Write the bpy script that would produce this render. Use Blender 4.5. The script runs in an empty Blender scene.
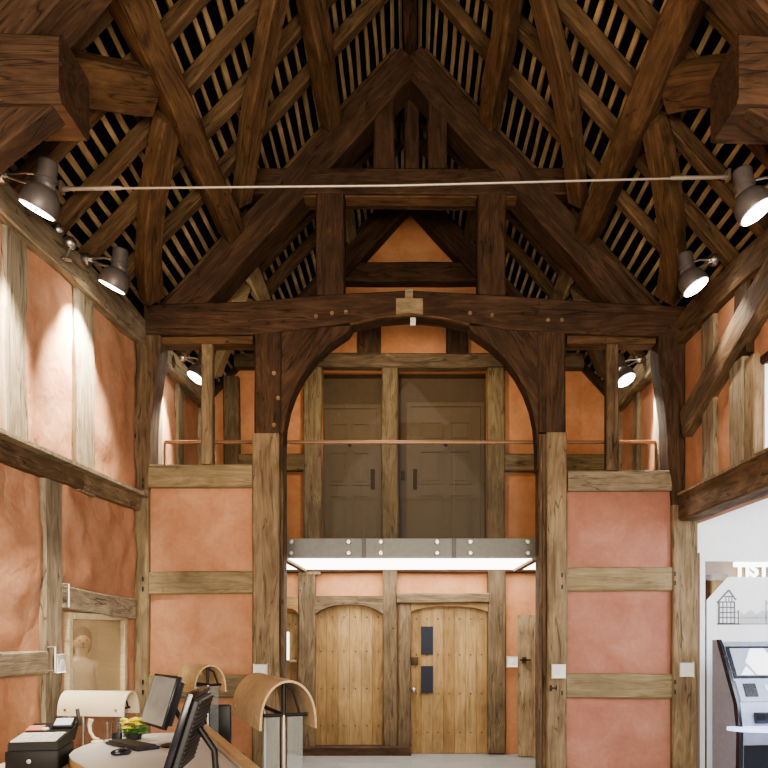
import bpy, bmesh, math, random
from mathutils import Vector, Matrix, noise
random.seed(7)
scn = bpy.context.scene
COL = scn.collection
EYE = 1.65; VX = 410.0; VY = 630.0; F = 768.0
D1 = 7.76; D2 = 10.24

def P(px, py, Y):
    return Vector(((px-VX)/F*Y, Y, EYE+(VY-py)/F*Y))

# ------------------------------------------------------------------ materials
def new_mat(name):
    m = bpy.data.materials.new(name); m.use_nodes = True
    nt = m.node_tree
    b = nt.nodes['Principled BSDF']
    return m, nt, b

def N(nt, t, **kw):
    n = nt.nodes.new(t)
    for k, v in kw.items():
        if k in n.inputs: n.inputs[k].default_value = v
        else: setattr(n, k, v)
    return n

def ramp(nt, stops):
    r = nt.nodes.new('ShaderNodeValToRGB')
    els = r.color_ramp.elements
    while len(els) < len(stops): els.new(0.5)
    for e, (p, c) in zip(els, stops):
        e.position = p; e.color = (*c, 1)
    return r

def wood(name, dark, mid, light, rough=.75, bump=.35, crack=.8, fine=55, spec=.25):
    m, nt, b = new_mat(name); L = nt.links.new
    tc = N(nt, 'ShaderNodeTexCoord'); oi = N(nt, 'ShaderNodeObjectInfo')
    mul = N(nt, 'ShaderNodeMath', operation='MULTIPLY'); mul.inputs[1].default_value = 37.0
    L(oi.outputs['Random'], mul.inputs[0])
    add = N(nt, 'ShaderNodeVectorMath', operation='ADD'); L(tc.outputs['Object'], add.inputs[0]); L(mul.outputs[0], add.inputs[1])
    def mapped(sc):
        mp = N(nt, 'ShaderNodeMapping'); mp.inputs['Scale'].default_value = sc
        L(add.outputs[0], mp.inputs['Vector']); return mp
    n1 = N(nt, 'ShaderNodeTexNoise', Scale=1.0, Detail=7.0, Roughness=.62, Distortion=2.2); L(mapped((1.5, 8, 8)).outputs[0], n1.inputs['Vector'])
    r1 = ramp(nt, [(.22, dark), (.5, mid), (.80, light)]); L(n1.outputs['Fac'], r1.inputs[0])
    n2 = N(nt, 'ShaderNodeTexNoise', Scale=1.0, Detail=4.0, Roughness=.7); L(mapped((2.2, fine, fine)).outputs[0], n2.inputs['Vector'])
    r2 = ramp(nt, [(.3, (.80,)*3), (.7, (1.10,)*3)]); L(n2.outputs['Fac'], r2.inputs[0])
    mx = N(nt, 'ShaderNodeMix', data_type='RGBA', blend_type='MULTIPLY'); mx.inputs[0].default_value = 1
    L(r1.outputs[0], mx.inputs[6]); L(r2.outputs[0], mx.inputs[7])
    n3 = N(nt, 'ShaderNodeTexNoise', Scale=1.0, Detail=2.0, Distortion=.6); L(mapped((.8, 11, 11)).outputs[0], n3.inputs['Vector'])
    r3 = ramp(nt, [(.485, (1,)*3), (.5, (1-crack,)*3), (.515, (1,)*3)]); L(n3.outputs['Fac'], r3.inputs[0])
    mx2 = N(nt, 'ShaderNodeMix', data_type='RGBA', blend_type='MULTIPLY'); mx2.inputs[0].default_value = .8
    L(mx.outputs[2], mx2.inputs[6]); L(r3.outputs[0], mx2.inputs[7])
    n4 = N(nt, 'ShaderNodeTexNoise', Scale=2.3, Detail=3.0); L(add.outputs[0], n4.inputs['Vector'])
    r4 = ramp(nt, [(.3, (.78,)*3), (.7, (1.18,)*3)]); L(n4.outputs['Fac'], r4.inputs[0])
    mx3 = N(nt, 'ShaderNodeMix', data_type='RGBA', blend_type='MULTIPLY'); mx3.inputs[0].default_value = 1
    L(mx2.outputs[2], mx3.inputs[6]); L(r4.outputs[0], mx3.inputs[7])
    L(mx3.outputs[2], b.inputs['Base Color'])
    b.inputs['Roughness'].default_value = rough; b.inputs['Specular IOR Level'].default_value = spec
    hs = N(nt, 'ShaderNodeMath', operation='MULTIPLY'); L(n2.outputs['Fac'], hs.inputs[0]); L(r3.outputs[0], hs.inputs[1])
    bp = N(nt, 'ShaderNodeBump', Strength=bump, Distance=.02); L(hs.outputs[0], bp.inputs['Height']); L(bp.outputs[0], b.inputs['Normal'])
    return m

def plaster(name, c0, c1, c2, bump=.25):
    m, nt, b = new_mat(name); L = nt.links.new
    g = N(nt, 'ShaderNodeNewGeometry')
    n1 = N(nt, 'ShaderNodeTexNoise', Scale=2.6, Detail=8.0, Roughness=.62, Distortion=.5); L(g.outputs['Position'], n1.inputs['Vector'])
    r = ramp(nt, [(.3, c0), (.5, c1), (.72, c2)]); L(n1.outputs['Fac'], r.inputs[0])
    n2 = N(nt, 'ShaderNodeTexNoise', Scale=22.0, Detail=5.0, Roughness=.6); L(g.outputs['Position'], n2.inputs['Vector'])
    r2 = ramp(nt, [(.3, (.93,)*3), (.7, (1.04,)*3)]); L(n2.outputs['Fac'], r2.inputs[0])
    mx = N(nt, 'ShaderNodeMix', data_type='RGBA', blend_type='MULTIPLY'); mx.inputs[0].default_value = 1
    L(r.outputs[0], mx.inputs[6]); L(r2.outputs[0], mx.inputs[7]); L(mx.outputs[2], b.inputs['Base Color'])
    n3 = N(nt, 'ShaderNodeTexNoise', Scale=7.0, Detail=6.0, Roughness=.55, Distortion=.8); L(g.outputs['Position'], n3.inputs['Vector'])
    bp = N(nt, 'ShaderNodeBump', Strength=bump, Distance=.05); L(n3.outputs['Fac'], bp.inputs['Height']); L(bp.outputs[0], b.inputs['Normal'])
    b.inputs['Roughness'].default_value = .9; b.inputs['Specular IOR Level'].default_value = .1
    return m

def plain(name, c, rough=.5, metal=0, var=.08, scale=20, emis=None, es=0, spec=.5, bump=0):
    m, nt, b = new_mat(name); L = nt.links.new
    tc = N(nt, 'ShaderNodeTexCoord')
    n1 = N(nt, 'ShaderNodeTexNoise', Scale=float(scale), Detail=3.0); L(tc.outputs['Object'], n1.inputs['Vector'])
    r = ramp(nt, [(.3, tuple(x*(1-var) for x in c)), (.7, tuple(min(1, x*(1+var)) for x in c))]); L(n1.outputs['Fac'], r.inputs[0])
    L(r.outputs[0], b.inputs['Base Color'])
    b.inputs['Roughness'].default_value = rough; b.inputs['Metallic'].default_value = metal; b.inputs['Specular IOR Level'].default_value = spec
    if bump:
        bp = N(nt, 'ShaderNodeBump', Strength=bump, Distance=.01); L(n1.outputs['Fac'], bp.inputs['Height']); L(bp.outputs[0], b.inputs['Normal'])
    if emis:
        b.inputs['Emission Color'].default_value = (*emis, 1); b.inputs['Emission Strength'].default_value = es
    return m

def glass(name, tint=(.9, .95, .93), refl=.12, rough=.02, fm=.6, veil=0.0, dcol=(.8, .8, .8)):
    m, nt, b = new_mat(name); L = nt.links.new
    nt.nodes.remove(b)
    out = nt.nodes['Material Output']
    tr = N(nt, 'ShaderNodeBsdfTransparent'); tr.inputs[0].default_value = (*tint, 1)
    gl = N(nt, 'ShaderNodeBsdfGlossy'); gl.inputs['Roughness'].default_value = rough
    fr = N(nt, 'ShaderNodeLayerWeight', Blend=.25)
    mm = N(nt, 'ShaderNodeMath', operation='MULTIPLY_ADD'); mm.inputs[1].default_value = fm; mm.inputs[2].default_value = refl*.4
    L(fr.outputs['Fresnel'], mm.inputs[0])
    mx = N(nt, 'ShaderNodeMixShader'); L(mm.outputs[0], mx.inputs[0]); L(tr.outputs[0], mx.inputs[1]); L(gl.outputs[0], mx.inputs[2])
    last = mx
    if veil > 0:
        df = N(nt, 'ShaderNodeBsdfDiffuse'); df.inputs[0].default_value = (*dcol, 1)
        m2 = N(nt, 'ShaderNodeMixShader'); m2.inputs[0].default_value = veil; L(mx.outputs[0], m2.inputs[1]); L(df.outputs[0], m2.inputs[2]); last = m2
    L(last.outputs[0], out.inputs['Surface'])
    return m

M = {}
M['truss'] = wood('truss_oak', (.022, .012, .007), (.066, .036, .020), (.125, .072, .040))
M['roof'] = wood('roof_oak', (.035, .019, .009), (.118, .066, .032), (.215, .128, .066))
M['rafter'] = wood('rafter_oak', (.045, .026, .013), (.130, .078, .040), (.225, .145, .078))
M['stud'] = wood('weathered_oak', (.120, .092, .060), (.275, .222, .150), (.43, .36, .26))
M['rail'] = wood('brown_oak', (.045, .026, .014), (.130, .083, .047), (.25, .175, .105))
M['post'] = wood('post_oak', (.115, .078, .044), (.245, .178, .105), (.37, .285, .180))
M['new'] = wood('fresh_oak', (.150, .110, .060), (.265, .205, .118), (.37, .300, .188), crack=.4)
M['pale'] = wood('pale_oak', (.24, .175, .095), (.38, .29, .165), (.48, .385, .235), crack=.4)
M['carved'] = wood('carved_oak', (.085, .060, .030), (.185, .138, .074), (.29, .225, .130))
M['mid'] = wood('back_oak', (.050, .034, .019), (.130, .092, .053), (.22, .162, .098))
M['door2'] = wood('door_oak_pale', (.19, .118, .050), (.29, .192, .088), (.37, .255, .125), crack=.3, fine=40, rough=.5)
M['door'] = wood('door_oak', (.15, .085, .032), (.25, .155, .064), (.33, .215, .095), crack=.3, fine=40, rough=.5)
M['batten'] = wood('batten_oak', (.30, .195, .095), (.46, .32, .17), (.58, .43, .25), crack=.2)
M['plaster'] = plaster('pink_plaster', (.42, .205, .118), (.485, .258, .155), (.56, .325, .21))
M['plaster_cool'] = plaster('cool_lit_plaster', (.335, .150, .108), (.385, .185, .135), (.455, .24, .18))  # same plaster tinted pinker to imitate cooler light from the kiosk side
M['plaster_back'] = plaster('orange_plaster', (.40, .180, .085), (.47, .230, .118), (.54, .285, .155), bump=.15)
M['felt'] = plain('black_roof_felt', (.006, .006, .008), .95, spec=.05)
M['slot'] = plain('slot_glass', (.022, .024, .036), .6, spec=.15)
M['white'] = plain('white_paint', (.84, .85, .87), .6, var=.03)
M['white_plastic'] = plain('white_plastic', (.72, .72, .68), .4, var=.03)
M['grey_door'] = plain('grey_door_paint', (.20, .185, .158), .5, var=.05)
M['taupe'] = plain('taupe_wall', (.165, .150, .128), .8, var=.05)
M['steel'] = plain('brushed_steel', (.50, .48, .45), .35, 1.0, var=.1)
M['rodsteel'] = plain('dull_steel', (.42, .36, .30), .5, .6)
M['grey_metal'] = plain('grey_painted_metal', (.11, .095, .088), .45, .3)
M['dark_metal'] = plain('dark_metal', (.02, .019, .018), .5, .5)
M['iron'] = plain('rusted_iron', (.07, .045, .025), .7, .6)
M['black'] = plain('black_plastic', (.012, .012, .013), .45)
M['blackgloss'] = plain('black_gloss', (.010, .010, .014), .25)
M['till'] = plain('till_black', (.010, .009, .008), .55, spec=.3)
M['copper'] = plain('copper_rail', (.27, .155, .09), .45, .3)
M['fascia'] = plain('smoked_glass_fascia', (.27, .27, .25), .35)
M['trimdark'] = plain('balcony_trim', (.10, .095, .085), .5)
M['lightpanel'] = plain('luminous_panel', (.9, .9, .88), .5, emis=(1, .97, .90), es=5)
M['lamp'] = plain('lamp_glow', (1, 1, 1), .5, emis=(1, .95, .85), es=18)
M['daylight'] = plain('daylit_pane', (.9, .9, .95), .5, emis=(.88, .93, 1), es=2.2)
M['signwhite'] = plain('lit_lettering', (1, 1, 1), .5, emis=(1, 1, .97), es=3)
M['glass'] = glass('clear_glass', refl=0.0)
M['balglass'] = glass('balustrade_glass', (.93, .93, .92), .02)
M['darkglass'] = glass('upper_glazing', (.88, .83, .76), .04)
M['hatchglass'] = glass('hatch_glass', (.90, .87, .80), .03, veil=.26, dcol=(.62, .54, .38), fm=.22)  # pale diffuse veil imitates reflection haze on the pane
M['frost'] = plain('frosted_film', (.86, .89, .94), .6, var=.02)
M['graphic'] = plain('grey_print', (.20, .20, .23), .7)
M['graphic2'] = plain('faint_print', (.50, .52, .55), .7)
M['hatchwood'] = wood('hatch_frame_wood', (.42, .33, .20), (.52, .43, .28), (.60, .51, .35), crack=.1)
M['ply'] = wood('hood_ply', (.42, .29, .15), (.52, .38, .21), (.60, .46, .28), crack=.05, fine=30, bump=.05, rough=.4)
M['plytan'] = wood('hood_ply_tan', (.30, .205, .115), (.37, .265, .155), (.44, .325, .20), crack=.05, fine=30, bump=.05, rough=.4)
M['cream'] = plain('cream_laminate', (.66, .58, .42), .35, var=.05, scale=6)
M['desk'] = plain('desk_laminate', (.60, .59, .56), .35, var=.03)
M['deskedge'] = wood('desk_edge', (.38, .24, .11), (.50, .33, .16), (.58, .41, .22), crack=.05, bump=.05, rough=.4)
M['screen'] = plain('lit_screen', (.10, .10, .09), .25, emis=(.22, .20, .16), es=.55, var=.25, scale=9)
M['lcd'] = plain('lcd', (.5, .56, .62), .3, emis=(.5, .58, .68), es=.45)
M['paper'] = plain('paper', (.70, .70, .67), .7, var=.04)
M['pinkpaper'] = plain('pink_paper', (.52, .20, .14), .7)
M['yellow'] = plain('yellow_petals', (.85, .68, .03), .6, var=.3, scale=40)
M['green'] = plain('green_leaf', (.06, .15, .03), .6, var=.3)
M['kgrey'] = plain('kiosk_silver', (.34, .39, .50), .4, .2)
M['kblack'] = plain('kiosk_black', (.012, .014, .022), .25)
M['kblue'] = plain('kiosk_glow', (.55, .65, 1), .3, emis=(.55, .68, 1), es=1.3)
M['kscreen'] = plain('kiosk_screen', (.30, .33, .40), .2, emis=(.55, .60, .70), es=.35)
M['skin'] = plain('skin', (.55, .38, .27), .6)
M['shirt'] = plain('pale_shirt', (.62, .60, .55), .8)
M['hair'] = plain('hair', (.09, .06, .04), .7)
M['whiteglow'] = plain('kiosk_screen_white', (.9, .9, .92), .4, emis=(.9, .94, 1), es=.9)

# floor
def floor_mat():
    m, nt, b = new_mat('stone_floor'); L = nt.links.new
    g = N(nt, 'ShaderNodeNewGeometry')
    br = N(nt, 'ShaderNodeTexBrick', Scale=1.0); br.inputs['Color1'].default_value = (.27, .265, .26, 1); br.inputs['Color2'].default_value = (.235, .23, .225, 1)
    br.inputs['Mortar'].default_value = (.2, .2, .2, 1); br.inputs['Mortar Size'].default_value = .006; br.inputs['Brick Width'].default_value = .9; br.inputs['Row Height'].default_value = .6
    L(g.outputs['Position'], br.inputs['Vector']); 
    n = N(nt, 'ShaderNodeTexNoise', Scale=4.0, Detail=6.0); L(g.outputs['Position'], n.inputs['Vector'])
    r = ramp(nt, [(.3, (.85,)*3), (.7, (1.1,)*3)]); L(n.outputs['Fac'], r.inputs[0])
    mx = N(nt, 'ShaderNodeMix', data_type='RGBA', blend_type='MULTIPLY'); mx.inputs[0].default_value = 1
    L(br.outputs['Color'], mx.inputs[6]); L(r.outputs[0], mx.inputs[7]); L(mx.outputs[2], b.inputs['Base Color'])
    b.inputs['Roughness'].default_value = .35
    return m
M['floor'] = floor_mat()

# ------------------------------------------------------------------ object helpers
def wm(o):
    m = o.matrix_basis.copy()
    while o.parent:
        o = o.parent; m = o.matrix_basis @ m
    return m

def place(o, mw, parent):
    if parent is not None:
        o.parent = parent
        o.matrix_basis = wm(parent).inverted() @ mw
    else:
        o.matrix_basis = mw

def tag(o, label=None, cat=None, group=None, kind=None):
    if label: o['label'] = label
    if cat: o['category'] = cat
    if group: o['group'] = group
    if kind: o['kind'] = kind
    return o

def empty(name, loc, label=None, cat=None, group=None, kind=None, rz=0):
    o = bpy.data.objects.new(name, None); o.empty_display_size = .1
    COL.objects.link(o); o.matrix_basis = Matrix.Translation(Vector(loc)) @ Matrix.Rotation(rz, 4, 'Z')
    return tag(o, label, cat, group, kind)

def link_mesh(name, bm, mat, mw, parent=None, smooth=True, ang=.7):
    bmesh.ops.recalc_face_normals(bm, faces=bm.faces)
    me = bpy.data.meshes.new(name); bm.to_mesh(me); bm.free()
    if smooth:
        for p in me.polygons: p.use_smooth = True
        me.set_sharp_from_angle(angle=ang)
    if isinstance(mat, (list, tuple)):
        for x in mat: me.materials.append(x)
    else: me.materials.append(mat)
    o = bpy.data.objects.new(name, me); COL.objects.link(o)
    place(o, mw, parent)
    return o

class MB:
    """collects shapes in world (or thing-local) coordinates"""
    def __init__(s): s.bm = bmesh.new(); s.mi = 0
    def _mark(s, n0):
        s.bm.faces.ensure_lookup_table()
        for f in s.bm.faces[n0:]: f.material_index = s.mi
    def box(s, lo, hi, rot=None, c=None, bev=0):
        n0 = len(s.bm.faces)
        lo = Vector(lo); hi = Vector(hi)
        r = bmesh.ops.create_cube(s.bm, size=1)
        vs = r['verts']; d = hi-lo; m = (hi+lo)/2
        for v in vs: v.co = Vector((v.co.x*d.x, v.co.y*d.y, v.co.z*d.z))+m
        if rot is not None:
            c = Vector(c) if c is not None else m
            for v in vs: v.co = rot @ (v.co-c) + c
        if bev:
            es = list({e for v in vs for e in v.link_edges})
            bmesh.ops.bevel(s.bm, geom=es, offset=bev, segments=2, affect='EDGES', profile=.5)
        s._mark(n0); return s
    def tube(s, pts, r, seg=10, cap=True):
        n0 = len(s.bm.faces)
        pts = [Vector(p) for p in pts]; rs = r if isinstance(r, (list, tuple)) else [r]*len(pts)
        rings = []; prev = None
        for i, p in enumerate(pts):
            t = (pts[min(i+1, len(pts)-1)]-pts[max(i-1, 0)]).normalized()
            if prev is None:
                a = Vector((0, 0, 1)) if abs(t.z) < .9 else Vector((1, 0, 0))
                u = t.cross(a).normalized()
            else:
                u = (prev - t*prev.dot(t)).normalized()
            prev = u; w = t.cross(u)
            rings.append([s.bm.verts.new(p+(u*math.cos(k*2*math.pi/seg)+w*math.sin(k*2*math.pi/seg))*rs[i]) for k in range(seg)])
        for a, b in zip(rings, rings[1:]):
            for k in range(seg):
                s.bm.faces.new((a[k], a[(k+1) % seg], b[(k+1) % seg], b[k]))
        if cap:
            s.bm.faces.new(rings[0][::-1]); s.bm.faces.new(rings[-1])
        s._mark(n0); return s
    def lathe(s, prof, o, axis=(0, 0, 1), seg=24):
        n0 = len(s.bm.faces)
        o = Vector(o); t = Vector(axis).normalized()
        a = Vector((0, 0, 1)) if abs(t.z) < .9 else Vector((1, 0, 0))
        u = t.cross(a).normalized(); w = t.cross(u)
        rings = []
        for r, h in prof:
            r = max(r, 1e-4)
            rings.append([s.bm.verts.new(o+t*h+(u*math.cos(k*2*math.pi/seg)+w*math.sin(k*2*math.pi/seg))*r) for k in range(seg)])
        for x, y in zip(rings, rings[1:]):
            for k in range(seg):
                s.bm.faces.new((x[k], x[(k+1) % seg], y[(k+1) % seg], y[k]))
        if prof[0][0] > 1e-4: s.bm.faces.new(rings[0][::-1])
        if prof[-1][0] > 1e-4: s.bm.faces.new(rings[-1])
        s._mark(n0); return s
    def prism(s, pts, d):
        """extrude the polygon pts (3D, planar) by vector d"""
        n0 = len(s.bm.faces)
        a = [s.bm.verts.new(Vector(p)) for p in pts]; b = [s.bm.verts.new(Vector(p)+Vector(d)) for p in pts]
        s.bm.faces.new(a); s.bm.faces.new(b[::-1])
        n = len(a)
        for i in range(n): s.bm.faces.new((a[i], b[i], b[(i+1) % n], a[(i+1) % n]))
        s._mark(n0); return s
    def ball(s, c, r, sub=2, sc=(1, 1, 1)):
        n0 = len(s.bm.faces)
        g = bmesh.ops.create_icosphere(s.bm, subdivisions=sub, radius=r)
        for v in g['verts']: v.co = Vector((v.co.x*sc[0], v.co.y*sc[1], v.co.z*sc[2]))+Vector(c)
        s._mark(n0); return s
    def build(s, name, mat, parent=None, frame=None, loc=None, ang=.6, smooth=True):
        """frame: matrix from the builder's coordinates to world (e.g. the thing's own matrix)"""
        fr = frame or Matrix.Identity(4)
        if loc is None:
            xs = [v.co for v in s.bm.verts]
            loc = Vector(((min(v.x for v in xs)+max(v.x for v in xs))/2, (min(v.y for v in xs)+max(v.y for v in xs))/2, min(v.z for v in xs)))
        loc = Vector(loc)
        for v in s.bm.verts: v.co -= loc
        return link_mesh(name, s.bm, mat, fr @ Matrix.Translation(loc), parent, smooth, ang)

SEED = [0]
def beam(name, p0, p1, w, h, mat, parent=None, up=(0, 0, 1), bend=0.0, bendy=0.0, wob=.010, prof=None, ch=.014, step=.16, roll=0):
    """hewn timber from p0 to p1: w across (local Y), h along up (local Z); local X is the grain"""
    p0 = Vector(p0); p1 = Vector(p1); d = p1-p0; Ln = d.length; x = d.normalized()
    z = Vector(up); z = (z - x*z.dot(x)).normalized(); y = z.cross(x)
    SEED[0] += 1; sd = SEED[0]*13.7
    R = Matrix((x, y, z)).transposed().to_4x4()
    mw = Matrix.Translation(p0) @ R
    bm = bmesh.new(); n = max(3, int(Ln/step)); rings = []
    def lerp(t):
        if not prof: return (1, 1, 0, 0)
        for a, b in zip(prof, prof[1:]):
            if t <= b[0]:
                k = (t-a[0])/max(1e-6, b[0]-a[0]); k = k*k*(3-2*k)
                return tuple(a[i]+(b[i]-a[i])*k for i in range(1, 5))
        return prof[-1][1:]
    for i in range(n+1):
        t = i/n; wm_, hm_, oy, oz = lerp(t)
        nz = lambda k: noise.noise(Vector((t*Ln*1.3+sd, k*5.3, sd*.37)))
        oy += bendy*4*t*(1-t)+nz(1)*wob*1.2; oz += bend*4*t*(1-t)+nz(2)*wob*1.2
        ww = w*wm_/2; hh = h*hm_/2
        a = [ww+nz(3)*wob, ww+nz(4)*wob, hh+nz(5)*wob, hh+nz(6)*wob]
        c = [ch*(1+.8*nz(7+q)) for q in range(4)]
        pts = [(a[0], -a[3]+c[0]), (a[0], a[2]-c[1]), (a[0]-c[1], a[2]), (-a[1]+c[2], a[2]), (-a[1], a[2]-c[2]), (-a[1], -a[3]+c[3]), (-a[1]+c[3], -a[3]), (a[0]-c[0], -a[3])]
        rings.append([bm.verts.new((t*Ln, oy+q[0], oz+q[1])) for q in pts])
    for r0, r1 in zip(rings, rings[1:]):
        for k in range(8): bm.faces.new((r0[k], r0[(k+1) % 8], r1[(k+1) % 8], r1[k]))
    bm.faces.new(rings[0][::-1]); bm.faces.new(rings[-1])
    return link_mesh(name, bm, mat, mw, parent, True, .5)

def slab_xz(name, pts, Y, depth, mat, parent=None, grain=0.0, px=True, bev=.01):
    """a flat timber cut to the outline pts (pixels at depth Y, or X,Z), going back from Y by depth; grain = angle of local X in the X-Z plane"""
    w = [P(a, b, Y) if px else Vector((a, Y, b)) for a, b in pts]
    c = sum(w, Vector())/len(w)
    R = Matrix.Rotation(-grain, 4, 'Y')
    mw = Matrix.Translation(c) @ R; inv = mw.inverted()
    bm = bmesh.new()
    a = [bm.verts.new(inv @ p) for p in w]; b = [bm.verts.new(inv @ (p+Vector((0, depth, 0)))) for p in w]
    bm.faces.new(a); bm.faces.new(b[::-1]); n = len(a)
    for i in range(n): bm.faces.new((a[i], b[i], b[(i+1) % n], a[(i+1) % n]))
    o = link_mesh(name, bm, mat, mw, parent, True, .5)
    if bev:
        md = o.modifiers.new('edge', 'BEVEL'); md.width = bev; md.segments = 2; md.limit_method = 'ANGLE'; md.angle_limit = .5
    return o

def panel(name, o, u, v, n, mat, parent=None, amp=.012, res=.07, edge=.05, drop=.015, sd=0):
    """a hand-floated plaster panel: corner o, sides u and v, normal n; bulges a little and sinks at its edges"""
    o = Vector(o); u = Vector(u); v = Vector(v); n = Vector(n).normalized()
    nu = max(3, int(u.length/res)); nv = max(3, int(v.length/res))
    bm = bmesh.new(); g = []
    for i in range(nu+1):
        row = []
        for j in range(nv+1):
            p = o+u*(i/nu)+v*(j/nv)
            e = min(min(i/nu, 1-i/nu)*u.length, min(j/nv, 1-j/nv)*v.length)
            k = min(1, e/edge); k = k*k*(3-2*k)
            h = noise.noise(p*1.6+Vector((sd, 0, 0)))*amp*1.3+noise.noise(p*4.0)*amp*.7
            row.append(bm.verts.new(p-o+n*(h*k-drop*(1-k))))
        g.append(row)
    for i in range(nu):
        for j in range(nv): bm.faces.new((g[i][j], g[i+1][j], g[i+1][j+1], g[i][j+1]))
    return link_mesh(name, bm, mat, Matrix.Translation(o), parent, True, 1.2)

def copy_tree(o, parent=None):
    c = o.copy(); COL.objects.link(c)
    c.parent = parent
    if parent is not None: c.matrix_basis = o.matrix_basis.copy()
    for ch in list(o.children): copy_tree(ch, c)
    return c

# ------------------------------------------------------------------ camera
cd = bpy.data.cameras.new('camera'); cam = bpy.data.objects.new('camera', cd); COL.objects.link(cam)
cam.location = (0, 0, EYE); cam.rotation_euler = (math.pi/2, 0, 0)
cd.sensor_width = 36; cd.lens = 36; cd.shift_x = (384-VX)/768; cd.shift_y = (VY-384)/768; cd.clip_start = .05
scn.camera = cam

# ------------------------------------------------------------------ shell
mb = MB(); mb.box((-3.0, 0.6, -.1), (6.4, 11.6, 0)); fl = mb.build('floor', M['floor']); tag(fl, kind='structure')
SL = 1.094
def roofz(x, base): return base-SL*abs(x)
mb = MB()
for s in (-1, 1):
    mb.prism([(0, .6, 8.22), (s*3.15, .6, 8.22-SL*3.15), (s*3.15, .6, 8.16-SL*3.15), (0, .6, 8.16)], (0, 11.0, 0))
    # dark boarding closing the eaves above the wall plate
    mb.box((min(s*2.95, s*3.0), .6, 4.45), (max(s*2.95, s*3.0), 11.6, 5.0))
ce = mb.build('ceiling', M['felt']); tag(ce, kind='structure')

# ---- left wall (X=-2.75): backing slab with the hatch cut out
HX = (6.16, 7.42); HZ = (.95, 1.79)
mb = MB()
for (y0, y1, z0, z1) in ((.6, HX[0], 0, 4.6), (HX[1], 10.5, 0, 4.6), (HX[0], HX[1], 0, HZ[0]), (HX[0], HX[1], HZ[1], 4.6)):
    mb.box((-2.98, y0, z0), (-2.78, y1, z1))
wl = mb.build('wall_left', M['plaster'], loc=(-2.78, 5.5, 0)); tag(wl, kind='structure')
XL = -2.75
def left_panel(y0, y1, z0, z1, amp=.03, mat=None):
    panel('plaster_panel', (XL-.012, y0, z0), (0, y1-y0, 0), (0, 0, z1-z0), (1, 0, 0), mat or M['plaster'], wl, amp=amp, sd=y0, drop=.02, res=.06)
def plz(y): return 4.42+(y-5.15)*.045   # underside of the left plate
def rlz(y): return 2.86+(y-5.15)*.03
def lst(x0, x1, z0, z1, mat='stud', name='stud', par=None, prof=None):
    """stud on the left wall between the pixel columns x0, x1"""
    ya = -XL*F/(VX-x0); yb = -XL*F/(VX-x1); ym = (ya+yb)/2
    return beam(name, (XL-.06, ym, z0), (XL-.06, ym, z1), yb-ya, .16, M[mat], par or wl, up=(1, 0, 0), wob=.014, prof=prof)
# upper storey panels, studs
for y0, y1 in ((3.2, 4.2), (4.4, 5.22), (5.45, 6.32), (6.60, 7.75)):
    left_panel(y0, y1, rlz(y0)+.03, plz((y0+y1)/2)+.06)
lst(2, 25, 2.8, 4.5); lst(75, 93, 2.8, 4.55)
beam('stud', (XL-.06, 4.3, 2.8), (XL-.06, 4.3, 4.45), .24, .16, M['stud'], wl, up=(1, 0, 0))
# storeys below the rail
left_panel(3.2, 5.78, 1.52, 2.84, amp=.055); left_panel(3.2, 5.78, 0, 1.38, amp=.055)
left_panel(6.02, 7.75, 1.98, 2.92, amp=.055)
lst(43, 61, 0, 2.86)
beam('rail', (XL-.05, 3.2, 1.43), (XL-.05, 5.80, 1.40), .16, .19, M['stud'], wl, up=(0, 0, 1), wob=.018)
beam('rail', (XL-.05, 6.02, 1.92), (XL-.05, 7.62, 1.86), .15, .20, M['stud'], wl, up=(0, 0, 1), wob=.018)
left_panel(6.02, HX[0], 0, 1.83, .004); left_panel(HX[1], 7.75, 0, 1.83, .004); left_panel(HX[0], HX[1], 0, HZ[0], .004); left_panel(HX[0], HX[1], HZ[1], 1.85, .004)
beam('wall_plate', (XL-.03, 2.6, 4.38), (XL-.03, 7.86, 4.66), .22, .25, M['stud'], wl, wob=.02)
# the long moulded rail: broad board with a lighter repaired end
beam('rail', (XL-.03, 2.6, 2.82), (XL-.03, 6.35, 2.91), .17, .20, M['rail'], wl, wob=.006)
beam('rail', (XL-.03, 6.35, 2.912), (XL-.03, 7.68, 2.945), .17, .20, M['post'], wl, wob=.004)
mb = MB(); mb.box((XL-.02, 2.6, 2.935), (XL+.14, 7.66, 2.965), Matrix.Rotation(.024, 3, 'X'), (XL, 6.0, 2.95))
mb.build('rail_cap', M['stud'], wl, loc=(XL, 5, 2.93))
# back bay of the left wall
left_panel(7.95, 10.24, 2.8, 4.7, .01); left_panel(7.95, 10.24, 0, 2.7, .01)
for yy, ww in ((8.35, .16), (9.15, .22), (10.12, .20)):
    beam('stud', (XL-.05, yy, 0), (XL-.05, yy, 4.62), ww, .16, M['stud'], wl, up=(1, 0, 0))
beam('wall_plate', (XL+.0, 7.9, 4.66), (XL+.0, 10.24, 4.66), .22, .22, M['stud'], wl, wob=.015)

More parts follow.
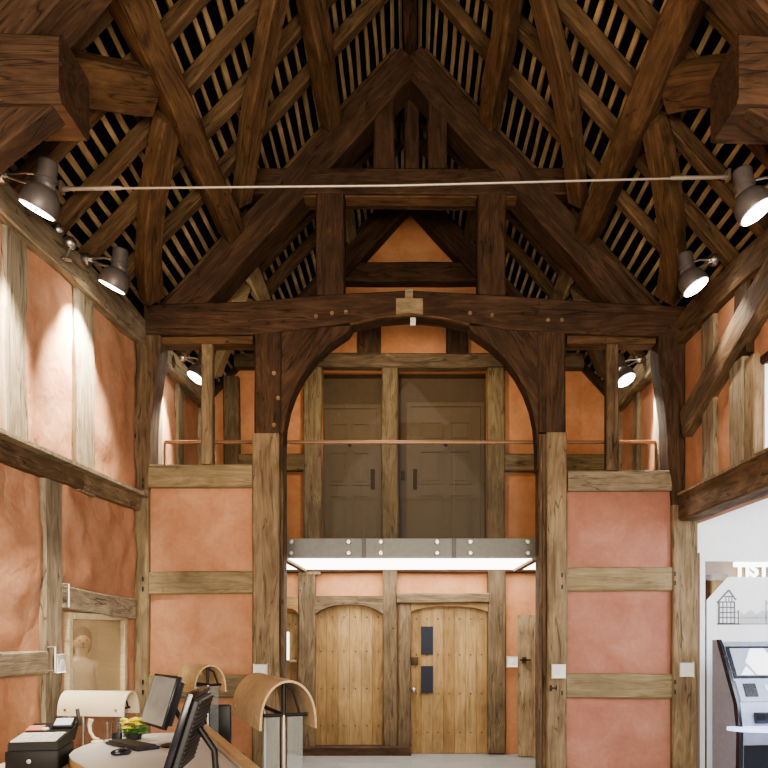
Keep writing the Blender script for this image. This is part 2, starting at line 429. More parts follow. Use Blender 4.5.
# ---- right wall: upper storey over the opening, full height behind the truss
XR = 2.75
mb = MB(); mb.box((2.78, 6.12, 2.75), (2.98, 10.5, 4.6)); mb.box((2.78, .6, 2.75), (2.98, 6.12, 3.0)); mb.box((2.78, .6, 3.82), (2.98, 6.12, 4.6)); mb.box((2.78, .6, 3.0), (2.98, 4.9, 3.82)); mb.box((2.78, 7.98, 0), (2.98, 10.5, 2.75))
wr = mb.build('wall_right', M['plaster'], loc=(2.78, 7.5, 2.75)); tag(wr, kind='structure')
def right_panel(y0, y1, z0, z1, amp=.012, mat=None):
    panel('plaster_panel', (XR+.012, y1, z0), (0, y0-y1, 0), (0, 0, z1-z0), (-1, 0, 0), mat or M['plaster'], wr, amp=amp, sd=y0)
def rst(x0, x1, z0, z1, mat):
    ya = XR*F/(x1-VX); yb = XR*F/(x0-VX); ym = (ya+yb)/2
    return beam('stud', (XR+.06, ym, z0), (XR+.06, ym, z1), yb-ya, .16, M[mat], wr, up=(-1, 0, 0), wob=.008)
for y0, y1 in ((7.10, 7.75), (6.50, 6.95), (4.9, 6.1)):
    right_panel(y0, y1, 2.85 if y0 > 6.2 else 3.85, 4.55)
right_panel(7.95, 10.24, 2.8, 4.7); right_panel(7.98, 10.24, 0, 2.7)
rst(703.5, 716, 2.85, 4.5, 'stud'); rst(731, 745, 2.9, 4.0, 'stud'); rst(745.5, 756, 2.9, 3.85, 'post'); rst(736, 750, 3.9, 4.5, 'truss')
beam('lintel', (XR+.10, 4.7, 3.86), (XR+.10, 6.50, 3.90), .14, .26, M['truss'], wr, wob=.01)
beam('wall_plate', (XR+.04, 3.0, 4.44), (XR+.04, 7.80, 4.66), .22, .25, M['rail'], wr, wob=.02)
beam('wall_plate', (XR, 7.9, 4.62), (XR, 10.24, 4.62), .22, .24, M['stud'], wr, wob=.015)
beam('rail', (XR+.05, 3.0, 2.86), (XR+.05, 7.72, 2.88), .20, .27, M['rail'], wr, wob=.008)
mb = MB(); mb.box((XR-.07, 3.0, 2.995), (XR+.04, 7.70, 3.02)); mb.build('rail_cap', M['post'], wr)
for yy, ww in ((8.5, .18), (9.3, .2), (10.12, .2)):
    beam('stud', (XR+.05, yy, 0), (XR+.05, yy, 4.62), ww, .16, M['stud'], wr, up=(-1, 0, 0))
# big raking brace, proud of the wall
br = beam('diagonal_brace', (XR-.02, 7.55, 3.69), (XR-.02, 5.0, 4.50), .13, .28, M['rail'], wr, up=(0, .3, 1), wob=.022)
# window in the upper right wall
wn = empty('window_1', (XR+.1, 5.5, 3.0), kind='structure')
mb = MB(); mb.box((XR+.14, 4.9, 3.0), (XR+.16, 6.12, 3.82)); mb.build('pane', M['daylight'], wn)
mb = MB()
for (a, b, c, d) in ((4.9, 4.95, 3.0, 3.82), (6.08, 6.12, 3.0, 3.82), (4.95, 6.08, 3.0, 3.04), (4.95, 6.08, 3.78, 3.82)):
    mb.box((XR+.06, a, c), (XR+.13, b, d))
mb.build('window_frame', M['white'], wn)

# ---- back wall: gable with openings for doors
def BX(px): return (px-VX)/75.0
def BZ(py): return EYE+(VY-py)/75.0
DW = dict(d1=(316, 383, 598, 746), d2=(410, 487, 603, 755), up1=(322, 383, 370, 540), up2=(398, 487, 370, 540), d3=(283, 299, 612, 755))
mb = MB()
# lower strip pieces (Z 0 .. 2.45)
cols = [(-2.98, BX(278)), (BX(299), BX(316)), (BX(383), BX(410)), (BX(487), 2.98)]
for a, b in cols: mb.box((a, 10.27, 0), (b, 10.45, 2.45))
for k in ('d1', 'd2', 'd3'):
    a, b, t, bt = DW[k]; mb.box((BX(a) if k != 'd3' else BX(278), 10.27, BZ(t)), (BX(b), 10.45, 2.45))
mb.box((-2.98, 10.27, 2.45), (2.98, 10.45, 2.8))
mb.box((BX(383), 10.27, 2.8), (BX(398), 10.45, 5.15))
mb.prism([(-2.98, 10.27, 2.8), (BX(322), 10.27, 2.8), (BX(322), 10.27, 5.12), (-2.28, 10.27, 5.12), (-2.98, 10.27, 4.36)], (0, .18, 0))
mb.prism([(2.98, 10.27, 2.8), (2.98, 10.27, 4.36), (2.28, 10.27, 5.12), (BX(487), 10.27, 5.12), (BX(487), 10.27, 2.8)], (0, .18, 0))
mb.prism([(-2.28, 10.27, 5.12), (2.28, 10.27, 5.12), (0, 10.27, 7.62)], (0, .18, 0))
wb = mb.build('wall_back', M['plaster_back'], loc=(0, 10.3, 0), smooth=False); tag(wb, kind='structure')
def bpanel(x0, x1, y0, y1, mat='plaster_back'):
    panel('plaster_panel', (BX(x0), 10.25, BZ(y1)), (BX(x1)-BX(x0), 0, 0), (0, 0, BZ(y0)-BZ(y1)), (0, -1, 0), M[mat], wb, amp=.008, res=.09)
def bbeam(x0, y0, x1, y1, mat='mid', name='stud', d=.14, yy=10.22, vertical=True, wob=.008):
    """timber filling a pixel rectangle on the back wall"""
    if vertical: return beam(name, (BX((x0+x1)/2), yy, BZ(y1)), (BX((x0+x1)/2), yy, BZ(y0)), BX(x1)-BX(x0), d, M[mat], wb, up=(0, -1, 0), wob=wob)
    return beam(name, (BX(x0), yy, BZ((y0+y1)/2)), (BX(x1), yy, BZ((y0+y1)/2)), d, BZ(y0)-BZ(y1), M[mat], wb, wob=wob)
for r in ((207, 225, 402, 560), (240, 305, 370, 456), (283, 304, 472, 560), (504, 540, 370, 456), (504, 540, 472, 540), (540, 582, 370, 456), (582, 606, 402, 456), (320, 360, 318, 357), (380, 447, 318, 357), (467, 505, 318, 357), (540, 614, 472, 560), (505, 530, 572, 755), (316, 383, 570, 598), (397, 487, 570, 595), (283, 299, 570, 600)):
    bpanel(*r)
bbeam(304, 366, 322, 575, 'carved'); bbeam(382, 366, 398, 540, 'carved'); bbeam(487, 366, 504, 575, 'carved')
bbeam(299, 570, 316, 750); bbeam(383, 570, 397.5, 750); bbeam(487, 570, 505, 752)
bbeam(398.5, 596, 411, 750, name='door_post')
bbeam(225, 378, 240, 560, 'mid'); bbeam(207, 405, 215, 560, 'mid'); bbeam(606, 405, 616, 560, 'mid')
bbeam(236, 356, 582, 370, 'mid', 'rail', vertical=False, yy=10.20, d=.18)
bbeam(283, 455, 305, 472, 'carved', 'rail', vertical=False); bbeam(504, 455, 614, 472, 'carved', 'rail', vertical=False); bbeam(240, 455, 283, 472, 'carved', 'rail', vertical=False)
bbeam(358, 318, 381, 358, 'truss'); bbeam(446, 318, 467, 358, 'truss')
bbeam(299, 745, 411, 756, 'truss', 'sill_beam', vertical=False, yy=10.18, d=.22, wob=.004)
bbeam(283, 567, 540, 573, 'truss', 'rail', vertical=False)
# gable timbers
bbeam(340, 268, 480, 287, 'truss', 'collar', vertical=False, yy=10.15, d=.2)
for s in (-1, 1):
    beam('principal_rafter', (s*1.62, 10.12, 7.40-SL*1.62), (0, 10.12, 7.40), .24, .30, M['truss'], wb, up=(0, 0, 1))
bbeam(300, 300, 520, 318, 'truss', 'tie_beam', vertical=False, yy=10.18, d=.2)

# ------------------------------------------------------------------ doors on the ground floor
def arched_door(name, x0, x1, top, bot, planks, rise, Yf, mat, parent_kind='structure'):
    """plank door with a low arched head; pixel columns at the back wall"""
    d = empty(name, (BX(x0), Yf, 0), kind=parent_kind)
    mb = MB(); X0 = BX(x0); X1 = BX(x1); w = (X1-X0)/planks; Zt = BZ(top); Zb = max(BZ(bot), 0.005)
    def arch(x):
        t = (x-X0)/(X1-X0)*2-1
        return Zt - rise*(abs(t)**2.6)
    for i in range(planks):
        a = X0+w*i+.0015; b = X0+w*(i+1)-.0015; off = random.uniform(0, .004)
        pts = [(a, Yf+off, Zb), (b, Yf+off, Zb)]+[(a+(b-a)*k/5, Yf+off, arch(a+(b-a)*k/5)) for k in range(5, -1, -1)]
        mb.mi = random.choice((0, 0, 1)); mb.prism(pts, (0, .05, 0))
    # grain runs upward: turn the mesh so local X is vertical
    for v in mb.bm.verts: v.co -= Vector((X0, Yf, 0))
    R = Matrix(((0, 0, -1), (0, 1, 0), (1, 0, 0))).to_4x4()   # local X -> world Z
    bmesh.ops.transform(mb.bm, matrix=R.inverted(), verts=mb.bm.verts)
    link_mesh('door_leaf', mb.bm, [M[mat], M['door2']], Matrix.Translation((X0, Yf, 0)) @ R, d, False)
    mb = MB()
    for fz in (.14, .40, .66, .90):
        for i in range(planks):
            mb.ball((X0+w*(i+.5), Yf-.002, Zb+(Zt-Zb)*fz), .011, 1, (1, .5, 1))
    mb.build('nail_studs', M['iron'], d)
    return d, X0, X1, Zt
def arch_head(x0, x1, top, mid, side, yy, mat, parent, d=.16, name='door_head'):
    pts = [(x0, top), (x1, top), (x1, side)]
    for k in range(12, -1, -1):
        t = k/12*2-1; pts.append((x0+(x1-x0)*k/12, mid+(side-mid)*abs(t)**2.6))
    return slab_xz(name, [(BX(a), BZ(b)) for a, b in pts], yy, d, M[mat], parent, px=False, bev=.006)
d1, *_ = arched_door('door_1', 315, 384, 603, 746, 6, .10, 10.27, 'door')
arch_head(315, 384, 596, 605, 615, 10.16, 'mid', d1)
d2, X0, X1, Zt = arched_door('door_2', 411, 487, 604, 755, 7, .08, 10.24, 'door')
arch_head(410.5, 487.5, 602.5, 606.5, 612, 10.17, 'door', d2, d=.05, name='arch_fillet')
bbeam(397, 594, 488, 603.5, 'mid', 'door_head', vertical=False, yy=10.17)
for (a, b, t, bt) in ((421, 433, 626.5, 654.5), (421, 433, 666, 693)):
    mb = MB(); mb.box((BX(a), 10.222, BZ(bt)), (BX(b), 10.238, BZ(t))); mb.build('vision_slot', M['slot'], d2)
mb = MB(); mb.box((BX(411), 10.205, BZ(665)), (BX(418), 10.24, BZ(657)), bev=.004); mb.build('lock', M['iron'], d2)
mb = MB(); mb.lathe([(.028, 0), (.03, .008), (.012, .02), (.02, .05), (.012, .06), (0, .062)], (BX(413.5), 10.235, BZ(690)), (0, -1, 0), 16); mb.build('door_knob', M['steel'], d2)
d3, *_ = arched_door('door_3', 280, 298.5, 610, 752, 3, .05, 10.27, 'door')
arch_head(279, 299, 596, 609, 614, 10.17, 'door', d3)
mb = MB(); mb.box((BX(286.5), 10.235, BZ(660)), (BX(289), 10.262, BZ(632))); mb.build('vision_slot', M['daylight'], d3)
mb = MB(); mb.box((BX(290), 10.17, BZ(662)), (BX(298), 10.235, BZ(659.5))); mb.box((BX(290), 10.2, BZ(664)), (BX(291), 10.262, BZ(658))); mb.build('door_handle', M['new'], d3)
# open plank door on the right
d4 = empty('door_4', (BX(516), 10.05, 0), kind='structure')
mb = MB(); x0 = BX(516.5)*.985
for i in range(3): mb.box((0, i*.19+.003, -.025), (1.83, i*.19+.187, .025))
R4 = Matrix.Rotation(-.16, 4, 'Z') @ Matrix(((0, 1, 0), (0, 0, 1), (1, 0, 0))).to_4x4()
link_mesh('door_leaf', mb.bm, M['post'], Matrix.Translation((x0, 10.0, .012)) @ R4, d4, False)
mb = MB(); mb.box((x0+.02, 9.90, 1.25), (x0+.16, 9.925, 1.275)); mb.box((x0+.05, 9.90, 1.22), (x0+.10, 9.99, 1.30), bev=.004); mb.build('door_handle', M['iron'], d4)

# rooms seen through: dark lobby behind the doors, grey landing behind the upper glazing
mb = MB(); mb.box((-2.98, 11.45, 0), (2.98, 11.55, 2.6)); mb.box((-2.98, 10.45, 2.62), (2.98, 11.55, 2.70)); tag(mb.build('wall_lobby', M['taupe']), kind='structure')
mb = MB(); mb.box((-2.0, 10.70, 2.70), (2.0, 10.78, 5.4)); mb.box((-2.0, 10.44, 5.15), (2.0, 10.78, 5.2)); mb.box((-1.95, 10.44, 2.7), (-1.9, 10.72, 5.2)); mb.box((1.6, 10.44, 2.7), (1.65, 10.72, 5.2))
tag(mb.build('wall_landing', M['taupe']), kind='structure')
def panel_door(name, x0, x1, top, hx, hside):
    Yd = 10.68; s = F/Yd
    q = lambda px: (px-VX)/s; r = lambda py: EYE+(VY-py)/s
    d = empty(name, (q(x0), Yd, 2.7), kind='structure')
    X0, X1, Z0, Z1 = q(x0), q(x1), 2.72, r(top)
    mb = MB(); mb.box((X0, Yd-.04, Z0), (X1, Yd, Z1)); W = X1-X0; H = Z1-Z0
    for fx0, fx1 in ((.13, .45), (.55, .87)):
        for fz0, fz1 in ((.08, .38), (.46, .64), (.70, .92) if False else (.46, .64)):
            pass
        for fz0, fz1 in ((.07, .40), (.47, .70), (.76, .90)):
            a, b, c, e = X0+W*fx0, X0+W*fx1, Z0+H*fz0, Z0+H*fz1
            t = .02
            for box in ((a, a+t, c, e), (b-t, b, c, e), (a+t, b-t, c, c+t), (a+t, b-t, e-t, e)):
                mb.box((box[0], Yd-.062, box[2]), (box[1], Yd-.038, box[3]))
            mb.box((a+.05, Yd-.055, c+.05), (b-.05, Yd-.038, e-.05))
    mb.build('door_leaf', M['grey_door'], d, smooth=False)
    mb = MB(); t = .06
    mb.box((X0-t, Yd-.06, Z0), (X0-.003, Yd, Z1+t)); mb.box((X1+.003, Yd-.06, Z0), (X1+t, Yd, Z1+t)); mb.box((X0-.003, Yd-.06, Z1+.003), (X1+.003, Yd, Z1+t))
    mb.build('door_frame', M['grey_door'], d, smooth=False)
    mb = MB(); mb.box((q(hx-2), Yd-.075, r(490)), (q(hx+2), Yd-.04, r(470)), bev=.004); mb.build('pull_plate', M['iron'], d)
    mb = MB(); mb.lathe([(.022, 0), (.022, .02), (0, .022)], ((X0+X1)/2, Yd-.04, r(446)), (0, -1, 0), 12); mb.build('spyhole', M['dark_metal'], d)
panel_door('door_5', 323, 377, 410, 373, 1); panel_door('door_6', 411, 480, 408, 415, -1)
for i, (a, b) in enumerate(((322, 383), (398, 487))):
    w = empty('window_%d' % (i+2), (BX(a), 10.3, 2.75), kind='structure')
    mb = MB(); mb.box((BX(a)+.01, 10.34, 2.78), (BX(b)-.01, 10.352, BZ(371))); mb.build('pane', M['darkglass'], w)
for px, py in ((379, 471), (402.5, 469)):
    mb = MB(); mb.box((BX(px-1.8), 10.64, BZ(py+4)), (BX(px+1.8), 10.70, BZ(py-4)), bev=.004)
    o = mb.build('light_switch', M['dark_metal']); tag(o, 'small black switch plate beside the ' + ('left' if px < 390 else 'right')+' grey panelled door upstairs', 'light switch')
# tiny fix: the switches sit on the landing wall
# ------------------------------------------------------------------ main arched truss (thing with parts)
tr = empty('arched_truss', (0, D1, 0), 'dark oak truss with arched tie beam on tall posts spanning the hall', 'roof truss')
T1 = D1+.26
top = [(143, 304), (250, 301), (330, 294), (410, 290), (490, 294), (600, 302), (692, 306)]
bot = [(692, 337), (568, 333), (538, 331), (505, 329), (470, 322), (440, 315.5), (410, 313), (380, 315.5), (350, 322), (315, 327), (282, 331), (255, 334), (143, 335)]
slab_xz('tie_beam', top+bot, D1-.02, .30, M['truss'], tr, bev=.015)
slab_xz('repair_patch', [(396, 298), (405, 298), (405, 288), (413, 288), (413, 298), (423, 298), (423, 314), (410, 312.5), (396, 314)], D1-.035, .04, M['new'], tr, bev=.003)['label'] = 'lighter new oak repair patch'
# fresh lining strip under the arch
ar = [(350, 325), (380, 318), (410, 315.5), (440, 318), (470, 325)]
slab_xz('arch_lining', ar+[(x, y-2) for x, y in ar[::-1]], D1-.002, .05, M['roof'], tr, bev=.003)['label'] = 'thin lighter oak lining of the arch crown'
# arch braces
inner = [(282.5, 470), (283, 445), (284.5, 425), (288, 408), (294, 391), (303, 374), (315, 358), (330, 344), (348, 331.5), (352, 325)]
outer = [(300, 328), (281, 330), (281, 470)]
slab_xz('arch_brace', inner+outer, D1+.01, .22, M['truss'], tr, grain=.95)
mi = lambda pts: [(2*409.5-x+1, y) for x, y in pts][::-1]
slab_xz('arch_brace', mi(inner+outer), D1+.01, .22, M['truss'], tr, grain=-.95)
# arch posts: old dark upper, lighter lower, with a lining strip
def dpost(name, x0, x1, y0, y1, mat, Y=D1, d=.26, prof=None, wob=.006, par=tr):
    a = P(x0, y0, Y); b = P(x1, y1, Y); xm = (a.x+b.x)/2
    return beam(name, (xm, Y+d/2, b.z), (xm, Y+d/2, a.z), b.x-a.x, d, M[mat], par, up=(0, -1, 0), prof=prof, wob=wob)
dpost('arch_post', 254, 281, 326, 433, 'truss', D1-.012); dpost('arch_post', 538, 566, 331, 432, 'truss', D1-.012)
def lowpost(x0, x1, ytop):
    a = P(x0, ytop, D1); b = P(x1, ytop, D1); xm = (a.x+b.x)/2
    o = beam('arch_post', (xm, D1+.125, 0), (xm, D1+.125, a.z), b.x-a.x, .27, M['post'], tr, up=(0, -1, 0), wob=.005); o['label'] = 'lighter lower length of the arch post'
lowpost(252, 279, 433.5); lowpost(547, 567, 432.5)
for x0, x1 in ((279.3, 282.8), (539.5, 543), (543.2, 547)):
    a = P(x0, 433, D1); b = P(x1, 433, D1)
    o = beam('post_lining', ((a.x+b.x)/2, D1+.15, 0), ((a.x+b.x)/2, D1+.15, a.z), b.x-a.x, .22, M['rail'], tr, up=(0, -1, 0), wob=.002, ch=.005)
# wall posts with jowled heads
jow = [(0, 1, 1, 0, 0), (.62, 1, 1, 0, 0), (.66, 1.15, 1, 0, 0), (1, 1.75, 1.1, 0, 0)]
def wallpost(x0, x1, ytop, mat_lo, mat_hi, ysplit, flare, sgn, lean=0):
    a = P(x0, ytop, D1); b = P(x1, ytop, D1); xm = (a.x+b.x)/2; zs = P(0, ysplit, D1).z; w = b.x-a.x
    o = beam('wall_post', (xm, D1+.13, 0), (xm, D1+.13, zs), w, .27, M[mat_lo], tr, up=(0, -1, 0), wob=.006)
    pf = [(0, 1, 1, 0, 0), (.35, 1.1, 1, sgn*.012+lean*.3, 0), (1, 1+flare, 1, sgn*w*flare/2+lean, 0)]
    beam('wall_post', (xm, D1+.13, zs), (xm, D1+.13, a.z), w, .27, M[mat_hi], tr, up=(0, -1, 0), wob=.014, prof=pf)
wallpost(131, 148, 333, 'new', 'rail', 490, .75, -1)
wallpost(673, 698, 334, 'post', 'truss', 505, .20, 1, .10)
# side rails above the screens and small mullions
for (x0, x1, y0, y1, mat) in ((148, 252, 464, 487, 'new'), (568, 672, 470, 490.5, 'stud')):
    a = P(x0, y0, D1); b = P(x1, y1, D1)
    beam('side_rail', (a.x, D1+.12, (a.z+b.z)/2), (b.x, D1+.12, (a.z+b.z)/2), .24, a.z-b.z, M[mat], tr, wob=.006)
dpost('mullion', 201, 212, 331, 464, 'post', D1+.06, .12, wob=.003); dpost('mullion', 607, 619, 331, 470, 'rail', D1+.06, .12, wob=.004)
# strips under the tie at each side
for x0, x1 in ((160, 252), (568, 657)):
    a = P(x0, 334, D1); b = P(x1, 342, D1)
    beam('tie_lining', (a.x, D1+.14, (a.z+b.z)/2), (b.x, D1+.14, (a.z+b.z)/2), .2, a.z-b.z, M['roof'], tr, wob=.003, ch=.006)
# queen posts, collar, struts, principals
dpost('queen_post', 316, 344, 192, 295, 'truss', D1+.0, .24); dpost('queen_post', 478, 506, 192, 295, 'truss', D1+.0, .24)
a = P(244, 168, D1); b = P(574, 194, D1)
beam('collar', (a.x, D1+.15, (a.z+b.z)/2), (b.x, D1+.15, (a.z+b.z)/2), .32, a.z-b.z, M['truss'], tr, wob=.006)
dpost('collar_strut', 374, 395, 85, 168, 'truss', D1+.02, .2); dpost('collar_strut', 428, 447, 85, 168, 'truss', D1+.02, .2)
dpost('king_strut', 404, 419, 66, 168, 'truss', D1+.30, .16)
for s in (-1, 1):
    # bottom Z 7.32 at the ridge, face 0.31 deep
    beam('principal_rafter', (s*2.46, D1+.16, 7.44-SL*2.46), (s*.0, D1+.16, 7.44), .34, .31, M['truss'], tr, up=(0, 0, 1), wob=.012)
    # arching lit underside of the principal down to the tie
    ia = [(287, 197), (300, 193), (345, 193), (345, 200)]
# lighter strips imitate the lit undersides of collar and principals
for x0, x1 in ((345, 477), (290, 316), (506, 528)):
    a = P(x0, 194.5, D1); b = P(x1, 196, D1)
    o = beam('collar_lit_underside', (a.x, D1+.10, (a.z+b.z)/2), (b.x, D1+.10, (a.z+b.z)/2), .17, .02, M['roof'], tr, wob=.002, ch=.003); o['label'] = 'lighter strip imitating the lit underside of the collar'
for s in (-1, 1):
    xa = P(288 if s < 0 else 530, 197, D1).x; za = P(0, 196, D1).z; xb = P(206 if s < 0 else 618, 300, D1).x; zb = P(0, 300, D1).z
    beam('principal_lit_underside', (xa, D1+.17, za), (xb, D1+.17, zb), .26, .06, M['new' if s < 0 else 'roof'], tr, wob=.004, ch=.008)  # lighter strip put in for the lit underside of the principal
# oak pegs and mortice holes
for px, py in ((316, 316), (332, 313), (346, 312), (470, 313), (492, 315), (548, 320), (562, 320), (278, 398), (274, 425), (274, 373)):
    c = P(px, py, D1-.03); mb = MB(); mb.lathe([(.022, 0), (.02, .02), (0, .024)], c+Vector((0, .012, 0)), (0, -1, 0), 8); mb.build('peg', M['post'], tr)
for px, py in ((143, 579), (143, 589), (135.5, 436), (143, 480), (143, 486), (143, 682), (143, 692), (562, 575), (562, 587), (562, 684), (562, 693), (675, 574), (675, 583), (675, 682), (675, 692)):
    c = P(px, py, D1-.005); mb = MB(); mb.box(c-Vector((.009, .006, .022)), c+Vector((.009, .012, .022))); mb.build('mortice_hole', M['black'], tr)

# ---- infill screens under the truss, left and right of the arch
def screen(name, x0, x1, rows, rails, side):
    pm = M['plaster' if side < 0 else 'plaster_cool']
    a = P(x0, 487, D1); b = P(x1, 487, D1)
    mb = MB(); mb.box((a.x, D1+.11, 0), (b.x, D1+.22, a.z)); w = mb.build(name, M['plaster']); tag(w, kind='structure')
    for y0, y1 in rows:
        z0 = max(.0, EYE+(VY-y1)/F*D1); z1 = EYE+(VY-y0)/F*D1
        panel('plaster_panel', (a.x, D1+.055, z0), (b.x-a.x, 0, 0), (0, 0, z1-z0), (0, -1, 0), pm, w, amp=.010, sd=x0+y0, drop=.02)
    for y0, y1, mat in rails:
        z0 = EYE+(VY-y1)/F*D1; z1 = EYE+(VY-y0)/F*D1
        beam('rail', (a.x, D1+.10, (z0+z1)/2), (b.x, D1+.10, (z0+z1)/2), .16, z1-z0, M[mat], w, wob=.006)
screen('wall_screen_left', 147.5, 252.5, ((487, 572), (593, 676), (697, 795)), ((571, 594, 'new'), (675, 698, 'new')), -1)
screen('wall_screen_right', 567.5, 673, ((490, 568), (590, 675), (698, 795)), ((567, 591, 'new'), (674, 699, 'new')), 1)

# ------------------------------------------------------------------ roof: rafters, battens, purlins, wind braces
ords = ['first', 'second', 'third', 'fourth', 'fifth', 'sixth', 'seventh', 'eighth', 'ninth', 'tenth']
front = [7.25, 6.68, 6.12, 5.55, 5.02, 4.70]; rear = [8.72, 9.22, 9.72, 10.75]
for s, side in ((-1, 'left'), (1, 'right')):
    for lst_, where in ((front, 'in front of'), (rear, 'behind')):
        for i, y in enumerate(lst_):
            jit = random.uniform(-.03, .03)
            o = beam('rafter', (s*2.86, y+jit, 7.95-SL*2.86), (s*.13, y+random.uniform(-.02, .02), 7.95-SL*.13), .118, .12, M['rafter'], None, bend=random.uniform(-.03, .02), bendy=random.uniform(-.03, .03), wob=.012)
            tag(o, 'oak rafter on the %s roof slope, %s %s the arched truss' % (side, ords[i], where), 'rafter', 'rafters on the %s roof slope' % side)
    o = beam('rafter', (s*2.86, D1+.47, 7.95-SL*2.86), (s*.13, D1+.47, 7.95-SL*.13), .13, .13, M['rafter'], None, wob=.012)
    tag(o, 'oak rafter on the %s roof slope just above the arched truss' % side, 'rafter', 'rafters on the %s roof slope' % side)
    # battens
    nb = 33
    for i in range(nb):
        x = s*(.10+i*(2.86-.10)/(nb-1)); z = 8.105-SL*abs(x)
        o = beam('batten', (x, 3.6, z), (x, 11.4, z), .042, .022, M['batten'], None, up=(s*SL, 0, 1), wob=.012, ch=.004, step=.22)
        tag(o, 'thin pale batten laid across the rafters of the %s roof slope' % side, 'batten', 'battens on the %s roof slope' % side)
    for x, nm, w, h in ((1.80, 'lower', .21, .20), (.80, 'upper', .19, .18)):
        z = 7.65-SL*x
        o = beam('purlin', (s*x, 4.52, z), (s*x, 7.73, z), w, h, M['roof'], None, up=(s*SL, 0, 1), wob=.02)
        tag(o, 'heavy oak %s purlin of the %s roof slope in front of the arched truss' % (nm, side), 'purlin')
        o = beam('purlin', (s*x, 8.11, z), (s*x, 9.98, z), .17, .16, M['new' if s < 0 else 'mid'], None, up=(s*SL, 0, 1), wob=.012)
        tag(o, 'oak %s purlin of the %s roof slope in the bay behind the arched truss' % (nm, side), 'purlin')
    nrm = (s*SL, 0, 1)
    def wb_(p, q, w, mat, lab, bend=0, bendy=0, h=.13, pf=None):
        o = beam('wind_brace', (s*p[0], p[1], 7.70-SL*p[0]+p[2]), (s*q[0], q[1], 7.70-SL*q[0]+q[2]), w, h, M[mat], None, up=nrm, bendy=bendy, bend=bend, wob=.018, prof=pf)
        tag(o, lab, 'wind brace')
    wb_((2.55, 7.58, .02), (1.87, 5.98, .0), .23, 'roof', 'curved wind brace rising from the foot of the arched truss on the %s slope' % side, bendy=s*.11)
    wb_((1.66, 7.58, .0), (.94, 5.8, .0), .20, 'roof', 'wind brace between the two purlins on the %s slope in front of the truss' % side, bendy=s*.08)
    wb_((2.46, 4.66, .0), (1.90, 5.66, .0), .30, 'roof', 'short wind brace from the cut tie beam up to the %s purlin' % side, bendy=s*.02)
    wb_((2.50, 8.24, 0), (1.93, 8.95, .0), .20, 'pale' if s < 0 else 'mid', 'curved wind brace behind the arched truss on the %s slope' % side, bendy=-s*.06)
    wb_((2.52, 9.86, 0), (1.93, 9.2, .0), .18, 'pale' if s < 0 else 'mid', 'wind brace rising from the back gable on the %s slope' % side, bendy=s*.02)
o = beam('ridge_beam', (0, 3.6, 7.80), (0, 10.0, 7.78), .13, .30, M['truss'], None, wob=.008); tag(o, 'dark oak ridge beam running along the top of the roof', 'beam')

# near truss: cut tie beams with braces and principals
for s, side, xe in ((-1, 'left', 1.92), (1, 'right', 1.80)):
    h = empty('cut_truss', (s*2.6, 4.35, 4.6), 'cut-off heavy tie beam projecting from the %s wall with brace and principal' % side, 'roof truss')
    beam('hammer_beam', (s*2.90, 4.40, 4.74), (s*xe, 4.40, 4.74), .40, .38, M['truss'], h, wob=.012, ch=.035)
    pts = [(s*(xe+.05), 4.56), (s*2.285, 4.325), (s*2.58, 4.03), (s*2.73, 3.78), (s*2.74, 4.56)]
    slab_xz('arch_brace', pts, 4.26, .16, M['truss'], h, grain=-s*.7, px=False)
    beam('principal_rafter', (s*2.5, 4.36, 7.44-SL*2.5), (s*.20, 4.36, 7.44-SL*.2), .28, .31, M['truss'], h, up=(0, 0, 1), wob=.012)

# steel tie rod
rod = empty('tie_rod', P(62, 189, 5.80), 'thin pale steel tie rod stretched across the roof space', 'tie rod')
a = P(62, 189, 5.80); b = P(728, 177, 5.95); m_ = (a+b)/2
mb = MB(); mb.tube([a.lerp(b, .02), m_+Vector((0, 0, -.02)), a.lerp(b, .98)], .009, 8); mb.build('rod', M['rodsteel'], rod)
for q, t in ((a, 1), (b, -1)):
    d = (b-a).normalized()*t
    mb = MB(); mb.tube([q, q+d*.03, q+d*.06, q+d*.42, q+d*.45], [.018, .022, .016, .016, .013], 8); mb.box(q-Vector((.012, .03, .03)), q+Vector((.012, .03, .05))); mb.build('end_fork', M['rodsteel'], rod)

# ------------------------------------------------------------------ balcony
YB = 8.52; zb = 2.45; SB = F/YB
bal = empty('balcony', (0, YB, zb), 'glass fronted balcony walkway with glowing underside above the oak doors', 'balcony')
xa, xb_ = -2.74, 2.74
mb = MB(); mb.box((xa, YB+.02, zb+.02), (xb_, 10.17, zb+.21)); mb.build('deck', M['trimdark'], bal)
mb = MB(); mb.box((-1.80, YB+.025, zb), (1.80, 10.15, zb+.018)); mb.build('light_panel', M['lightpanel'], bal)
mb = MB(); mb.box((xa, YB+.0, zb-.01), (-1.801, 10.17, zb+.018)); mb.build('soffit', M['trimdark'], bal)
mb = MB(); mb.box((1.801, YB, zb-.01), (xb_, 10.17, zb+.018)); mb.build('soffit', M['trimdark'], bal)
mb = MB(); mb.box((xa, YB, zb-.005), (xb_, YB+.02, zb+.215)); mb.build('fascia', M['fascia'], bal)
Zg0 = zb+.01; Zr = EYE+(VY-443)/SB
cuts = [-2.72, (283-VX)/SB, (364-VX)/SB, (454-VX)/SB, (539-VX)/SB, 2.72]
for i, (a, b) in enumerate(zip(cuts, cuts[1:])):
    g = MB(); g.box((a+.006, YB-.045, Zg0), (b-.006, YB-.033, Zr-.015)); gp = g.build('glass_panel', M['balglass'], bal)
mb = MB(); mb.box((xa+.03, YB-.06, Zr-.02), (xb_-.03, YB-.018, Zr+.018), bev=.008); mb.build('handrail', M['copper'], bal)
